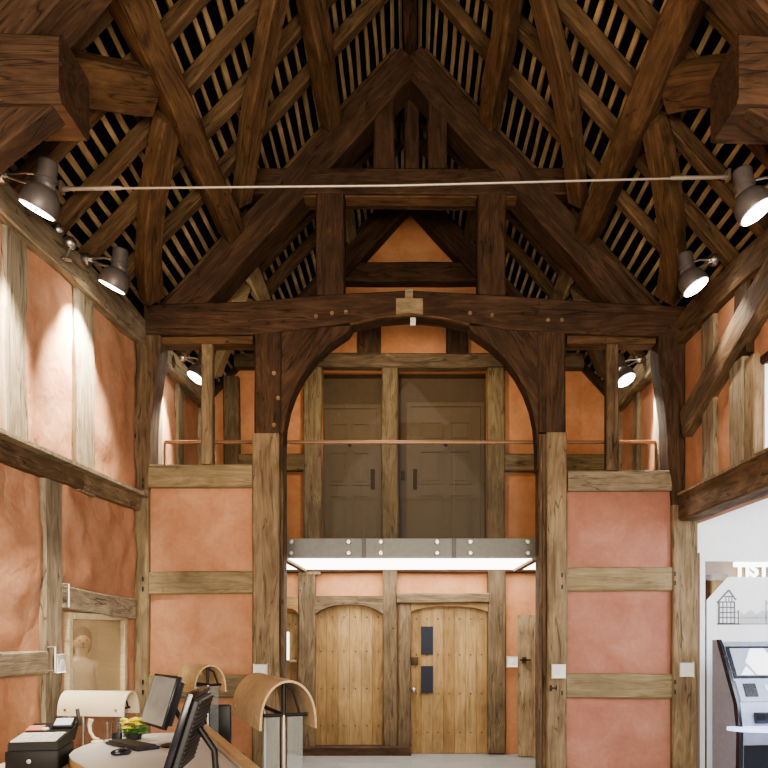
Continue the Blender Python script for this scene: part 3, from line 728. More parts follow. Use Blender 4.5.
for px in (292, 349, 381, 437, 470, 527):
    for py in (542.5, 553.5):
        c = Vector(((px-VX)/SB, YB, EYE+(VY-py)/SB)); mb = MB()
        mb.lathe([(.014, 0), (.014, .045), (.026, .046), (.026, .062), (.02, .068), (0, .068)], c, (0, -1, 0), 14); mb.build('glass_fixing', M['steel'], bal)
for px in (364, 454):
    mb = MB(); mb.box(((px-VX)/SB-.022, YB-.012, zb), ((px-VX)/SB+.022, YB, zb+.215)); mb.build('joint_strip', M['grey_metal'], bal)
for s in (-1, 1):
    mb = MB(); x = 1.40*s; mb.box((x-.035, YB+.03, zb-.03), (x+.035, 10.15, zb)); mb.build('soffit_bearer', M['post'], bal)
mb = MB()
for x in (xa+.02, xb_-.04): mb.box((x, YB-.05, Zg0), (x+.02, YB-.03, Zr))
mb.build('end_channel', M['copper'], bal)

# ------------------------------------------------------------------ spotlights
def spotlight(loc, aim, arm_from, label, r=.115):
    """bell shaded spot on a pipe bracket; loc = centre of the shade mouth, aim = its axis"""
    loc = Vector(loc); ax = Vector(aim).normalized(); h = empty('spotlight', loc, label, 'spotlight')
    mb = MB(); top = loc-ax*.15
    mb.lathe([(r, 0), (r*1.04, -.01), (r*1.0, -.07), (r*.9, -.11), (r*.6, -.145), (r*.5, -.15), (r*.5, -.17), (0, -.17)], loc, ax, 28)
    mb.build('shade', M['grey_metal'], h)
    mb = MB(); mb.lathe([(r*.92, .004), (0, .006)], loc, ax, 24); mb.build('lamp', M['lamp'], h)
    mb = MB(); up = Vector((0, 0, 1)); hx_ = (-ax*.35+up).normalized(); top = loc-ax*.15
    mb.lathe([(.045, -.02), (.062, 0), (.062, .06), (.068, .062), (.068, .08), (.062, .082), (.062, .17), (.055, .18), (0, .18)], top+ax*.02, hx_, 20); mb.build('housing', M['grey_metal'], h)
    w = Vector(arm_from); c = top+up*.05
    mb = MB(); mb.tube([w, w.lerp(c, .5)+Vector((0, 0, .03)), c+Vector((0, 0, .03))], .010, 8); mb.tube([w, w.lerp(c, .5)-Vector((0, 0, .03)), c-Vector((0, 0, .04))], .010, 8); mb.build('bracket', M['steel'], h)
    mb = MB(); d = (c-w).normalized(); mb.lathe([(.05, -.02), (.055, 0), (.045, .03), (0, .035)], w, d, 18); mb.build('wall_mount', M['steel'], h)
    return h, loc, ax
LS = []
def sp(px, py, Y, aim, dx, label, power, ang=84):
    c = P(px, py, Y); LS.append((c, Vector(aim), power, ang))
    spotlight(c, aim, c+Vector((dx, .03, .24)), label)
sp(37, 210, 4.85, (-.44, .10, -.89), -.24, 'grey bell-shaded spotlight over the left wall beside the two chrome globes', 620)
sp(112, 287, 6.25, (-.44, .10, -.89), -.22, 'grey bell-shaded spotlight by the head of the left wall post', 620)
sp(757, 212, 4.95, (.45, -.20, -.87), .2, 'grey bell-shaded spotlight on the right wall plate nearest the cut tie beam', 90)
sp(696, 287, 6.4, (.45, -.20, -.87), .16, 'grey bell-shaded spotlight over the raking brace on the right wall', 45)
sp(196, 378, 8.6, (-.45, -.25, -.85), -.16, 'small spotlight seen behind the left mullion above the balcony', 260)
sp(626, 380, 8.6, (.35, -.35, -.85), .16, 'small spotlight seen behind the right mullion above the balcony', 260)
for (px, py), nm in (((58, 230), 'upper'), ((70, 243), 'lower')):
    c = P(px, py, 5.9); h = empty('globe_lamp', c, '%s of two small chrome globes on the left wall plate' % nm, 'lamp')
    mb = MB(); mb.ball(c, .05, 3); mb.build('globe', M['steel'], h)
    mb = MB(); mb.tube([c+Vector((0, 0, -.045)), c+Vector((-.03, 0, -.12))], .012, 8); mb.lathe([(.04, 0), (.03, .02), (0, .022)], c+Vector((-.03, 0, -.13)), (0, 0, 1), 14); mb.build('stem', M['grey_metal'], h)
# sensor on the arch crown
c = P(413, 321, D1-.02); h = empty('motion_sensor', c, 'small white sensor under the crown of the arch', 'sensor')
mb = MB(); mb.box(c-Vector((.028, .02, .045)), c+Vector((.028, .02, .03)), bev=.006); mb.build('housing', M['white_plastic'], h)
mb = MB(); mb.ball(c+Vector((0, -.02, -.02)), .018, 2, (1, .5, 1)); mb.build('lens', M['paper'], h)

# white square wall plates with their small brackets
def plate(px, py, Y, label, n=(0, -1, 0), s=.070):
    c = P(px, py, Y)+Vector(n)*.014; h = empty('push_plate', c, label, 'door switch')
    n = Vector(n); u = Vector((0, 0, 1)).cross(n)
    R = Matrix((u, n, Vector((0, 0, 1)))).transposed()
    mb = MB(); mb.box(c-Vector((s, .002, s)), c+Vector((s, .03, s)), R, c, bev=.008); mb.build('plate', M['white_plastic'], h)
    mb = MB(); mb.lathe([(s*.5, .03), (s*.48, .036), (0, .037)], c, n, 20); mb.build('button', M['paper'], h)
plate(261, 671, D1-.012, 'white square plate on the left arch post behind the tan hood')
plate(558, 671, D1-.012, 'white square plate on the right arch post')
plate(685.5, 669.5, D1-.008, 'white square plate on the right wall post beside the glass partition')
plate(512, 661.5, 10.16, 'white plate on the back wall beside the open plank door')
plate(56.5, 663.5, 5.95, 'white square plate on the left wall stud beside the hatch', (1, 0, 0))

# brackets (little metal hooks) on posts
for px, py, Y, lab in ((553, 688, D1-.02, 'small brass hook below the white plate on the right arch post'),):
    c = P(px, py, Y)+Vector((0, -.012, 0)); mb = MB(); mb.box(c-Vector((.03, .01, .03)), c+Vector((-.015, .02, .03))); mb.box(c-Vector((.03, .04, .005)), c+Vector((.03, -.0, .008))); mb.box(c+Vector((.018, -.04, -.02)), c+Vector((.03, -.03, .03)))
    tag(mb.build('hook', M['iron']), lab, 'hook')
for yy, z, lab in ((6.03, 1.92, 'steel D-shaped bracket on the left wall stud above the hatch'), (5.80, 1.43, 'steel D-shaped bracket on the left wall beside the white plate')):
    mb = MB(); c = Vector((XL+.04, yy, z)); mb.tube([c+Vector((-.03, 0, .09)), c+Vector((.03, 0, .09)), c+Vector((.03, 0, -.09)), c+Vector((-.03, 0, -.09))], .010, 6)
    tag(mb.build('bracket', M['steel']), lab, 'bracket')

# ------------------------------------------------------------------ hatch window in the left wall
w = empty('window_4', (XL, 6.8, HZ[0]), kind='structure')
mb = MB()
for (a, b, c, d) in ((HX[0], HX[0]+.06, HZ[0], HZ[1]), (HX[1]-.06, HX[1], HZ[0], HZ[1]), (HX[0]+.09, HX[1]-.06, HZ[1]-.05, HZ[1]), (HX[0]+.09, HX[1]-.06, HZ[0], HZ[0]+.05)):
    mb.box((XL-(.24 if a > 7 else .06), a-(.003 if a > 7 else 0), c), (XL+.02, b-(.003 if a > 7 else 0), d))
mb.build('window_frame', M['hatchwood'], w)
mb = MB(); mb.box((XL-.03, HX[0]+.06, HZ[0]+.05), (XL-.022, HX[1]-.06, HZ[1]-.05)); mb.build('pane', M['hatchglass'], w)
mb = MB(); mb.box((-4.4, 5.4, 0), (-4.3, 9.2, 2.6)); mb.box((-4.3, 9.1, 0), (-2.98, 9.2, 2.6)); mb.box((-4.3, 5.4, 0), (-2.98, 5.5, 2.6)); mb.box((-4.3, 5.5, 2.5), (-2.98, 9.1, 2.6)); mb.box((-4.3, 5.5, -.1), (-3.0, 9.1, 0))
tag(mb.build('wall_office', plain('office_wall', (.50, .43, .30), .8)), kind='structure')
for yy in (8.5, 9.0):
    pass
mb = MB(); mb.box((-3.75, 8.96, 0), (-3.62, 9.09, 2.45)); mb.box((-3.3, 8.96, 0), (-3.2, 9.09, 2.45))
tag(mb.build('trim_1', M['pale']), kind='structure')
# person standing behind the hatch
pr = empty('person', (-3.36, 7.85, 0), 'person in a pale top standing behind the hatch glass in the left wall', 'person')
def skin_body(name, verts, edges, radii, mat, parent, sub=2):
    me = bpy.data.meshes.new(name); me.from_pydata(verts, edges, []); o = bpy.data.objects.new(name, me); COL.objects.link(o)
    o.modifiers.new('skin', 'SKIN'); 
    sv = me.skin_vertices[0].data
    for i, r in enumerate(radii): sv[i].radius = r if isinstance(r, tuple) else (r, r)
    sv[0].use_root = True
    sm = o.modifiers.new('sub', 'SUBSURF'); sm.levels = sub; sm.render_levels = sub
    me.materials.append(mat); o.parent = parent
    return o
bv = [(0, 0, .92), (0, 0, 1.10), (0, 0, 1.30), (0, 0, 1.42), (0, -.01, 1.50), (0, -.03, 1.58), (0, -.03, 1.68), (0, -.02, 1.76),
      (.17, 0, 1.39), (.23, -.02, 1.14), (.20, -.20, 1.02), (.12, -.32, 1.05), (-.17, 0, 1.39), (-.23, -.02, 1.14), (-.20, -.20, 1.02), (-.12, -.32, 1.05),
      (.09, 0, .86), (.10, 0, .48), (.10, .02, .08), (.11, -.13, .03), (-.09, 0, .86), (-.10, 0, .48), (-.10, .02, .08), (-.11, -.13, .03)]
be = [(0, 1), (1, 2), (2, 3), (3, 4), (4, 5), (5, 6), (6, 7), (3, 8), (8, 9), (9, 10), (10, 11), (3, 12), (12, 13), (13, 14), (14, 15), (0, 16), (16, 17), (17, 18), (18, 19), (0, 20), (20, 21), (21, 22), (22, 23)]
brd = [(.16, .11), (.15, .10), (.17, .11), (.11, .08), (.055, .055), (.075, .085), (.085, .10), (.06, .07), .065, .05, .04, .035, .065, .05, .04, .035, .095, .065, .045, .04, .095, .065, .045, .04]
body = skin_body('body', bv, be, brd, M['shirt'], pr)
mb = MB(); mb.ball((0, -.025, 1.67), .108, 3, (.85, 1, 1.15)); hd = mb.build('head', M['skin'], pr, frame=wm(pr))
mb = MB(); mb.ball((0, .005, 1.72), .122, 3, (.95, 1, .95)); mb.ball((0, .035, 1.64), .118, 3, (1.0, .8, 1.25)); mb.build('hair', M['hair'], pr, frame=wm(pr))
mb = MB()
for sx in (-1, 1): mb.ball((.035*sx, -.122, 1.68), .013, 1)
mb.ball((0, -.138, 1.645), .016, 1, (1, 1, 1.5)); mb.ball((0, -.122, 1.605), .02, 1, (1.4, .5, .4)); mb.build('face', M['hair'], pr, frame=wm(pr))
mb = MB()
for sx in (-1, 1):
    mb.ball((.115*sx, -.36, 1.05), .04, 2, (.8, 1, .6))
    for k in range(4): mb.tube([(.09*sx+.016*k*sx, -.385, 1.05), (.085*sx+.016*k*sx, -.43, 1.055), (.08*sx+.016*k*sx, -.455, 1.035)], [.009, .0085, .007], 6)
    mb.tube([(.085*sx, -.35, 1.06), (.06*sx, -.38, 1.08), (.055*sx, -.41, 1.085)], [.011, .010, .008], 6)
mb.build('hands', M['skin'], pr, frame=wm(pr))
pr.matrix_basis = Matrix.Translation((-3.36, 7.85, 0)) @ Matrix.Rotation(.55, 4, 'Z') @ Matrix.Scale(.92, 4)
mb = MB(); c = Vector((-3.14, 7.47, .985)); mb.lathe([(.05, 0), (.09, .03), (.12, .055), (.115, .055), (.085, .033), (0, .01)], c, (0, 0, 1), 20)
tag(mb.build('bowl', M['white_plastic']), 'white bowl held by the person behind the hatch glass', 'bowl')

# ------------------------------------------------------------------ right-hand exhibition area: glazed partition, white wall
YG = 7.95; SG = F/YG
gx = lambda px: (px-VX)/SG
gz = lambda py: EYE+(VY-py)/SG
mb = MB(); mb.box((2.90, YG, gz(553)), (6.3, YG+.12, 3.3)); mb.box((6.2, 3.0, 0), (6.3, YG, 3.3)); tag(mb.build('wall_exhibition', M['white']), kind='structure')
mb = MB(); mb.box((2.99, 3.0, 3.25), (6.3, 8.0, 3.33)); tag(mb.build('ceiling_side', M['white']), kind='structure')
gp = empty('glass_partition', (gx(704), YG, 0), 'white framed glass partition with frosted film and printed timber-framed house', 'partition')
mb = MB(); mb.box((gx(699), YG-.03, 0), (gx(704), YG+.06, gz(553))); mb.box((gx(704), YG-.03, gz(561)), (6.2, YG+.06, gz(552.5))); mb.build('frame', M['white'], gp)
mb = MB(); mb.box((gx(704), YG+.012, 0), (6.2, YG+.022, gz(561))); mb.build('glass_pane', M['glass'], gp)
mb = MB(); yy = YG+.006
pts = [(gx(707), yy, .0), (gx(707), yy, gz(600)), (gx(728), yy, gz(577)), (6.19, yy, gz(577)), (6.19, yy, 0)]
mb.prism(pts, (0, .004, 0)); mb.build('frosted_film', M['frost'], gp, smooth=False)
def ln(mb, a, b, t):
    A = Vector((gx(a[0]), yy-.006, gz(a[1]))); B = Vector((gx(b[0]), yy-.006, gz(b[1]))); d = (B-A).normalized(); n = Vector((-d.z, 0, d.x))*t*.8/SG
    mb.prism([A+n, B+n, B-n, A-n], (0, .004, 0))
mb = MB()
for y in (602, 607.5, 612.5, 617.5, 623.5): ln(mb, (718.5, y), (735, y), .8)
for x, t in ((719, 1.3), (723, .6), (727, .6), (731, .6), (734.5, .9)): ln(mb, (x, 602), (x, 624), t)
ln(mb, (717, 603), (728.8, 590), 1.1); ln(mb, (728.8, 590), (736, 600), 1.1); ln(mb, (724, 596.5), (733, 596.5), .8)
for x in (726, 729, 732): ln(mb, (x, 597), (x, 602), .5)
ln(mb, (735, 612), (738.5, 612), .6); ln(mb, (735, 618), (738.5, 618), .6); ln(mb, (738.5, 610), (738.5, 624), .8); ln(mb, (717, 624), (740, 624), 1.0)
mb.build('printed_house', M['graphic'], gp, smooth=False)
mb = MB()
for k in range(14): ln(mb, (741+k*2.0, 612+2*math.sin(k)), (741+k*2.0, 624), .7)
ln(mb, (739, 618), (768, 617.5), .5); ln(mb, (739, 624), (769, 624), .7); ln(mb, (766, 600), (766, 624), 1.2); ln(mb, (766, 603), (775, 603), 1); ln(mb, (766, 612), (775, 612), 1)
mb.build('printed_railings', M['graphic2'], gp, smooth=False)
# bright lettering seen above the film
def text_mesh(s, size, loc, mat, name, parent=None, ext=.004, sx=1.0):
    cu = bpy.data.curves.new(name+'_text', 'FONT'); cu.body = s; cu.size = size; cu.extrude = ext; cu.offset = .008
    to = bpy.data.objects.new(name+'_tmp', cu); COL.objects.link(to)
    dg = bpy.context.evaluated_depsgraph_get(); me = bpy.data.meshes.new_from_object(to.evaluated_get(dg))
    bpy.data.objects.remove(to); me.materials.clear(); me.materials.append(mat)
    o = bpy.data.objects.new(name, me); COL.objects.link(o)
    place(o, Matrix.Translation(loc) @ Matrix.Rotation(math.pi/2, 4, 'X') @ Matrix.Diagonal((sx, 1, 1, 1)), parent); return o
sg = empty('lettered_sign', (gx(734), YG-.02, gz(577)), 'bright white lettering along the top of the glass partition', 'sign')
text_mesh('TIST', .20, Vector((gx(734), YG-.004, gz(576))), M['signwhite'], 'letters', sg, sx=.95)
mb = MB(); mb.box((gx(733), YG-.012, gz(567)), (gx(800), YG-.002, gz(562.5))); mb.build('bar', M['signwhite'], sg)
# pink wall and timber behind the partition
mb = MB(); mb.box((3.0, 8.75, 0), (6.2, 8.85, 3.2)); tag(mb.build('wall_behind_glass', M['plaster']), kind='structure')
o = beam('timber_post', (3.45, 8.65, 0), (3.45, 8.65, 2.28), .2, .16, M['rail'], None, up=(0, -1, 0)); tag(o, 'brown timber post standing behind the clear corner of the glass partition', 'post')
o = beam('timber_rail', (3.0, 8.62, 2.66), (6.0, 8.62, 2.66), .12, .24, M['rail'], None); tag(o, 'dark timber rail on the pink wall behind the glass partition', 'beam')

# ------------------------------------------------------------------ information kiosk
kx, ky, kr = 3.26, 7.12, .12
kio = empty('kiosk', (kx, ky, 0), 'black and silver touchscreen kiosk with glowing blue shelf by the glass partition', 'kiosk', rz=kr)
KF = wm(kio)
def kprism(name, prof, x0, x1, mat, par=kio, bev=0):
    mb = MB(); mb.prism([(x0, y, z) for y, z in prof], (x1-x0, 0, 0)); o = mb.build(name, M[mat], par, KF, ang=.5)
    if bev:
        md = o.modifiers.new('b', 'BEVEL'); md.width = bev; md.segments = 3
    return o
side = [(.30, 0), (-.14, 0), (-.16, .72), (-.11, .98), (.10, 1.50), (.16, 1.56), (.30, 1.56)]
kprism('cabinet', [(.33, 0), (-.11, .0), (-.13, .72), (-.08, .98), (.20, 1.50), (.33, 1.54)], -.27, .27, 'kgrey', bev=.008)
edge = [(-.14, 0), (-.16, .72), (-.11, .98), (.17, 1.50), (.22, 1.56), (.25, 1.56), (.22, 1.49), (-.05, .98), (-.10, .72), (-.08, 0)]
body = [(.33, 0), (-.075, 0), (-.095, .72), (-.045, .98), (.225, 1.49), (.255, 1.555), (.33, 1.555)]
for a_, b_ in ((-.31, -.27), (.27, .31)):
    kprism('side_cheek', body, a_+.004, b_-.004, 'kgrey'); kprism('edge_trim', edge, a_, b_, 'kblack', bev=.006)
# slanted face frame: from (-.08,.98) to (.13,1.50)
fa = Vector((0, -.08, .98)); fb = Vector((0, .20, 1.50)); fu = (fb-fa).normalized(); fn = Vector((0, -fu.z, fu.y))
def fq(name, x0, x1, t0, t1, mat, out=.012, par=kio):
    mb = MB(); L_ = (fb-fa).length
    a = fa+fu*(L_*t0); b = fa+fu*(L_*t1)
    mb.prism([a+Vector((x0, 0, 0)), a+Vector((x1, 0, 0)), b+Vector((x1, 0, 0)), b+Vector((x0, 0, 0))], fn*out); return mb.build(name, M[mat], par, KF, smooth=False)
fq('screen_bezel', -.25, .25, .42, .98, 'kblack', .012)
sc = fq('screen', -.22, .22, .46, .94, 'kscreen', .018)
mb = MB(); L_ = (fb-fa).length
q = lambda x, t: fa+fu*(L_*t)+Vector((x, 0, 0))+fn*.019
mb.prism([q(-.02, .93), q(.12, .93), q(.18, .70), q(.10, .47), q(-.02, .47), q(-.10, .70)], fn*.002); mb.prism([q(-.18, .47), q(-.11, .62), q(-.05, .47)], fn*.002); mb.build('screen_image', M['whiteglow'], sc, KF, smooth=False)
fq('control_panel', -.25, .25, .02, .38, 'kgrey', .012)
fq('card_reader', -.19, -.07, .10, .32, 'kblack', .022); fq('coin_slot', .02, .2, .2, .3, 'white', .02)
mb = MB(); mb.box((-.14, -.15, .80), (.0, -.10, .90), bev=.005); mb.build('receipt_slot', M['kblack'], kio, KF)
mb = MB(); pts = [(.40*math.cos(t*math.pi/16)*1.0, -.10-.24*math.sin(t*math.pi/16), .74) for t in range(17)]
mb.prism(pts, (0, 0, .035)); o = mb.build('shelf', M['kblue'], kio, KF); 
mb = MB(); mb.box((-.25, -.145, .05), (.25, -.128, .60)); mb.box((-.25, -.15, .60), (.25, -.13, .605)); mb.build('service_door', M['kblack'], kio, KF)

# ------------------------------------------------------------------ reception desk and its things
DZ = .85
def on(px, py, z=DZ):
    Y = (EYE-z)*F/(py-VY); return Vector(((px-VX)/F*Y, Y, z+.002))
dk = empty('reception_desk', (-1.6, 4.8, 0), 'pale grey reception desk with curved oak-edged top', 'desk')
out = [(-2.26, 5.55), (-2.26, 5.30), (-2.24, 5.12), (-2.19, 4.93), (-2.10, 4.76), (-1.98, 4.60), (-1.84, 4.42), (-1.36, 3.35), (-.57, 3.35), (-1.02, 4.5), (-1.66, 6.02), (-2.0, 5.95)]
mb = MB(); mb.prism([(x, y, DZ-.008) for x, y in out], (0, 0, .008)); mb.build('desk_surface', M['desk'], dk, smooth=False)
mb = MB(); mb.prism([(x, y, DZ-.05) for x, y in out], (0, 0, .042)); o = mb.build('desk_edge', M['deskedge'], dk, smooth=False)
ins = []
for x, y in out:
    v = Vector((x, y)); c = Vector((-1.5, 4.9)); ins.append(v.lerp(c, .12))
mb = MB(); mb.prism([(v.x, v.y, 0) for v in ins], (0, 0, DZ-.05)); mb.build('desk_base', M['deskedge'], dk, smooth=False)
ld = Vector((-.67, 1.58, 0)).normalized(); lnv = Vector((ld.y, -ld.x, 0))
A = Vector((-.50, 3.4, 0)); B = Vector((-1.60, 6.06, 0))
mb = MB(); mb.prism([A-lnv*.05, B-lnv*.05, B-lnv*.01, A-lnv*.01], (0, 0, DZ+.03)); mb.build('front_panel', M['desk'], dk, smooth=False)
mb = MB(); mb.prism([A+Vector((0, 0, DZ+.03))-lnv*.062, B+Vector((0, 0, DZ+.03))-lnv*.062, B-lnv*.0+Vector((0, 0, DZ+.03)), A-lnv*.0+Vector((0, 0, DZ+.03))], (0, 0, .025)); mb.build('front_ledge', M['deskedge'], dk, smooth=False)
# side desk along the wall
sd = empty('side_desk', (-2.4, 4.6, 0), 'low pale laminate desk against the left wall under the till', 'desk')
mb = MB(); mb.prism([(-2.70, 5.6, .735), (-2.29, 5.6, .735), (-2.29, 5.28, .735), (-2.27, 5.1, .735), (-2.22, 4.9, .735), (-2.13, 4.72, .735), (-2.02, 4.57, .735), (-1.95, 4.46, .735), (-2.1, 3.6, .735), (-2.70, 3.6, .735)], (0, 0, .033)); mb.build('desk_top', M['cream'], sd)
mb = MB(); mb.box((-2.68, 3.65, 0), (-2.64, 5.55, .735)); mb.box((-2.68, 3.65, 0), (-2.12, 3.69, .735)); mb.box((-2.68, 5.51, 0), (-2.50, 5.55, .735)); mb.build('desk_frame', M['deskedge'], sd, smooth=False)

# till
TF = Matrix.Translation((-2.365, 4.77, .77)) @ Matrix.Rotation(.20, 4, 'Z')
till = empty('cash_till', (-2.365, 4.77, .77), 'black cash till with flat key panel and raised display on the side desk', 'till', rz=.20)
mb = MB(); mb.box((-.14, .0, 0), (.17, .42, .125), bev=.005); dr = mb.build('drawer_box', M['till'], till, TF)
mb = MB(); mb.box((-.135, -.008, .008), (.165, .0, .118), bev=.002); df = mb.build('drawer_front', M['till'], dr, TF)
mb = MB(); mb.lathe([(.013, 0), (.013, .006), (0, .007)], (.0, -.008, .065), (0, -1, 0), 14); mb.build('lock', M['steel'], df, TF)
mb = MB(); mb.prism([(-.13, .02, .128), (-.13, .50, .128), (-.13, .62, .23), (-.13, .44, .205), (-.13, .03, .178)], (.29, 0, 0)); mb.build('till_body', M['till'], till, TF, smooth=False)
mb = MB(); mb.prism([(-.12, .035, .180), (.145, .035, .180), (.145, .31, .1975), (-.12, .31, .1975)], (0, 0, .006)); kp = mb.build('key_panel', M['paper'], till, TF, smooth=False)
mb = MB()
for i in range(7):
    for j in range(5):
        x = -.098+i*.037; y = .06+j*.05; z = .1865+(y-.035)*.0636; mb.box((x-.013, y-.015, z), (x+.013, y+.015, z+.002))
mb.build('keys', plain('till_keys', (.60, .58, .52), .6, var=.2, scale=30), kp, TF, smooth=False)
mb = MB(); mb.box((.02, .46, .205), (.15, .60, .225), Matrix.Rotation(.35, 3, 'X'), (.08, .46, .2), bev=.004); ds = mb.build('display', M['till'], till, TF)
mb = MB(); mb.box((.03, .475, .227), (.14, .575, .231), Matrix.Rotation(.35, 3, 'X'), (.08, .46, .2)); mb.build('display_screen', M['lcd'], ds, TF)
mb = MB(); mb.box((.165, .56, .21), (.185, .60, .33), Matrix.Rotation(-.15, 3, 'Y'), (.17, .58, .21), bev=.004); mb.build('customer_pole', M['black'], till, TF)
mb = MB(); mb.box((-.13, .40, .205), (-.03, .52, .211), Matrix.Rotation(.14, 3, 'X'), (-.08, .4, .205)); tag(mb.build('receipt', M['pinkpaper'], None, TF), 'small red printed slip lying on top of the till', 'paper')
mb = MB(); mb.lathe([(.025, 0), (.025, .012), (.02, .015), (0, .016)], (-.01, .42, .207), (0, 0, 1), 16); tag(mb.build('bottle_cap', M['paper'], None, TF), 'small round white cap lying on the till', 'cap')

# tumbler of water
c = on(108, 743); mb = MB()
mb.lathe([(.030, 0), (.036, .15), (.034, .15), (.028, .008), (0, .008)], c, (0, 0, 1), 24); t = mb.build('tumbler', glass('tumbler_glass', (.97, .98, .97), .05)); tag(t, 'clear glass tumbler standing beside the yellow flowers', 'glass')
# cream hooked handset stand
c = on(91, 742); h = empty('desk_stand', c, 'cream curved stand between the till and the tumbler', 'stand')
mb = MB(); mb.tube([c+Vector((-.0, 0, .16)), c+Vector((-.01, 0, .12)), c+Vector((.0, -.01, .07)), c+Vector((.03, -.02, .03)), c+Vector((.07, -.03, .02))], [.02, .015, .012, .011, .01], 10); mb.build('stem', M['cream'], h)
mb = MB(); mb.lathe([(.045, 0), (.045, .008), (.03, .016), (0, .018)], c+Vector((.06, -.03, 0)), (0, 0, 1), 18); mb.build('foot', M['cream'], h)
# small black box
c = on(117, 741); mb = MB(); mb.box(c+Vector((-.03, -.02, 0)), c+Vector((.03, .02, .06)), bev=.004); o = mb.build('card_holder', M['black']); tag(o, 'small black box between tumbler and yellow flowers', 'box')
# yellow flowers in a pot
c = on(134, 739.5); h = empty('flower_pot', c, 'low pot of yellow flowers behind the keyboard', 'flowers')
mb = MB(); mb.lathe([(.05, 0), (.065, .05), (.06, .05), (.05, .012), (0, .012)], c, (0, 0, 1), 18); mb.build('pot', M['black'], h)
random.seed(3)
mb = MB()
for k in range(26):
    a = random.uniform(0, 6.28); r = random.uniform(0.01, .10); q_ = c+Vector((math.cos(a)*r*1.1, math.sin(a)*r*.7, random.uniform(.05, .10))); mb.tube([c+Vector((0, 0, .03)), q_], [.003, .006], 4); mb.ball(q_, .014, 1, (1.4, 1, .5))
mb.build('leaves', M['green'], h)
mb = MB()
for k in range(15):
    a = random.uniform(0, 6.28); r = random.uniform(0.01, .10); q_ = c+Vector((math.cos(a)*r*1.1, math.sin(a)*r*.6, random.uniform(.085, .15)))
    for j in range(5):
        b_ = j*1.256; mb.ball(q_+Vector((math.cos(b_)*.014, math.sin(b_)*.014, 0)), .015, 1, (1, 1, .7))
    mb.ball(q_+Vector((0, 0, .006)), .008, 1)
mb.build('blossoms', M['yellow'], h)

# keyboard and mouse
def kb_frame(px, py, rz): return Matrix.Translation(on(px, py)) @ Matrix.Rotation(rz, 4, 'Z')
KB = kb_frame(132, 747, -.75); k = empty('keyboard', KB.translation, 'black computer keyboard in front of the far monitor', 'keyboard', rz=-.75)
mb = MB(); mb.box((-.23, -.08, 0), (.23, .08, .022), bev=.006); kb = mb.build('keyboard_case', M['black'], k, KB)
mb = MB()
for i in range(15):
    for j in range(5): mb.box((-.215+i*.0287, -.065+j*.027, .022), (-.215+i*.0287+.023, -.065+j*.027+.022, .030))
mb.build('keys', plain('key_grey', (.035, .033, .032), .5), k, KB, smooth=False)
MF = kb_frame(121, 755, -.9); m_ = empty('mouse', MF.translation, 'black computer mouse at the near edge of the desk', 'mouse', rz=-.9)
mb = MB(); mb.ball((0, 0, .015), .06, 3, (.62, 1.1, .42)); 
for v in mb.bm.verts: v.co.z = max(v.co.z, 0)
mb.build('mouse_shell', M['blackgloss'], m_, MF)
mb = MB(); mb.lathe([(.008, -.004), (.01, 0), (.008, .004)], (0, .03, .037), (1, 0, 0), 12); mb.build('scroll_wheel', M['grey_metal'], m_, MF)
c = on(150, 741); mb = MB(); mb.box(c+Vector((-.05, -.04, .032)), c+Vector((.05, .04, .036)), Matrix.Rotation(.5, 3, 'Z'), c); tag(mb.build('note_card', M['paper']), 'white card lying across the keyboard by the far monitor', 'card')

# monitors
def monitor(loc, wdir, tilt, W, H, label, lit):
    """loc: centre of the screen; wdir: direction of the width seen from the front (left to right); screen faces n"""
    w = Vector((*wdir, 0)).normalized(); n = Vector((w.y, -w.x, 0)); z = Vector((0, 0, 1))
    R = Matrix((w, -n, z)).transposed().to_4x4()   # local x = width, local -y = front, z up
    base = Vector((loc[0], loc[1], DZ)); h = empty('monitor', base, label, 'monitor'); h.matrix_basis = Matrix.Translation(base) @ R
    fr = wm(h); zc = loc[2]-DZ
    T = fr @ Matrix.Translation((0, 0, zc)) @ Matrix.Rotation(-tilt, 4, 'X')
    mb = MB(); mb.box((-W/2, -.012, -H/2), (W/2, .022, H/2), bev=.005); bz = mb.build('bezel', M['blackgloss'], h, T)
    mb = MB(); mb.box((-W/2+.018, -.0145, -H/2+.018), (W/2-.018, -.012, H/2-.018)); mb.build('screen', M[lit], h, T)
    mb = MB(); mb.box((-W/2+.03, .022, -H/2+.03), (W/2-.03, .060, H/2-.03), bev=.010)
    for i in range(16):
        z_ = -H/2+.04+i*(H-.08)/15; mb.box((-W/2+.035, .058, z_-.003), (W/2-.035, .064, z_+.004))
    mb.build('rear_housing', M['black'], h, T, smooth=False)
    mb = MB(); mb.tube([(0, .16, .01), (0, .15, zc*.55), (0, .07, zc)], [.018, .018, .018], 12); mb.build('stand', M['dark_metal'], h, fr)
    mb = MB(); mb.lathe([(.12, .002), (.12, .010), (.10, .016), (0, .018)], (0, .13, 0), (0, 0, 1), 28); mb.build('stand_base', M['black'], h, fr)
    return h
monitor((-1.70, 5.22, 1.17), (.60, -.80), .30, .46, .36, 'far black computer monitor with its lit screen tilted toward the till', 'screen')
monitor((-1.21, 4.15, 1.12), (.10, -1.0), .30, .52, .44, 'near black computer monitor seen from its ribbed back', 'screen')

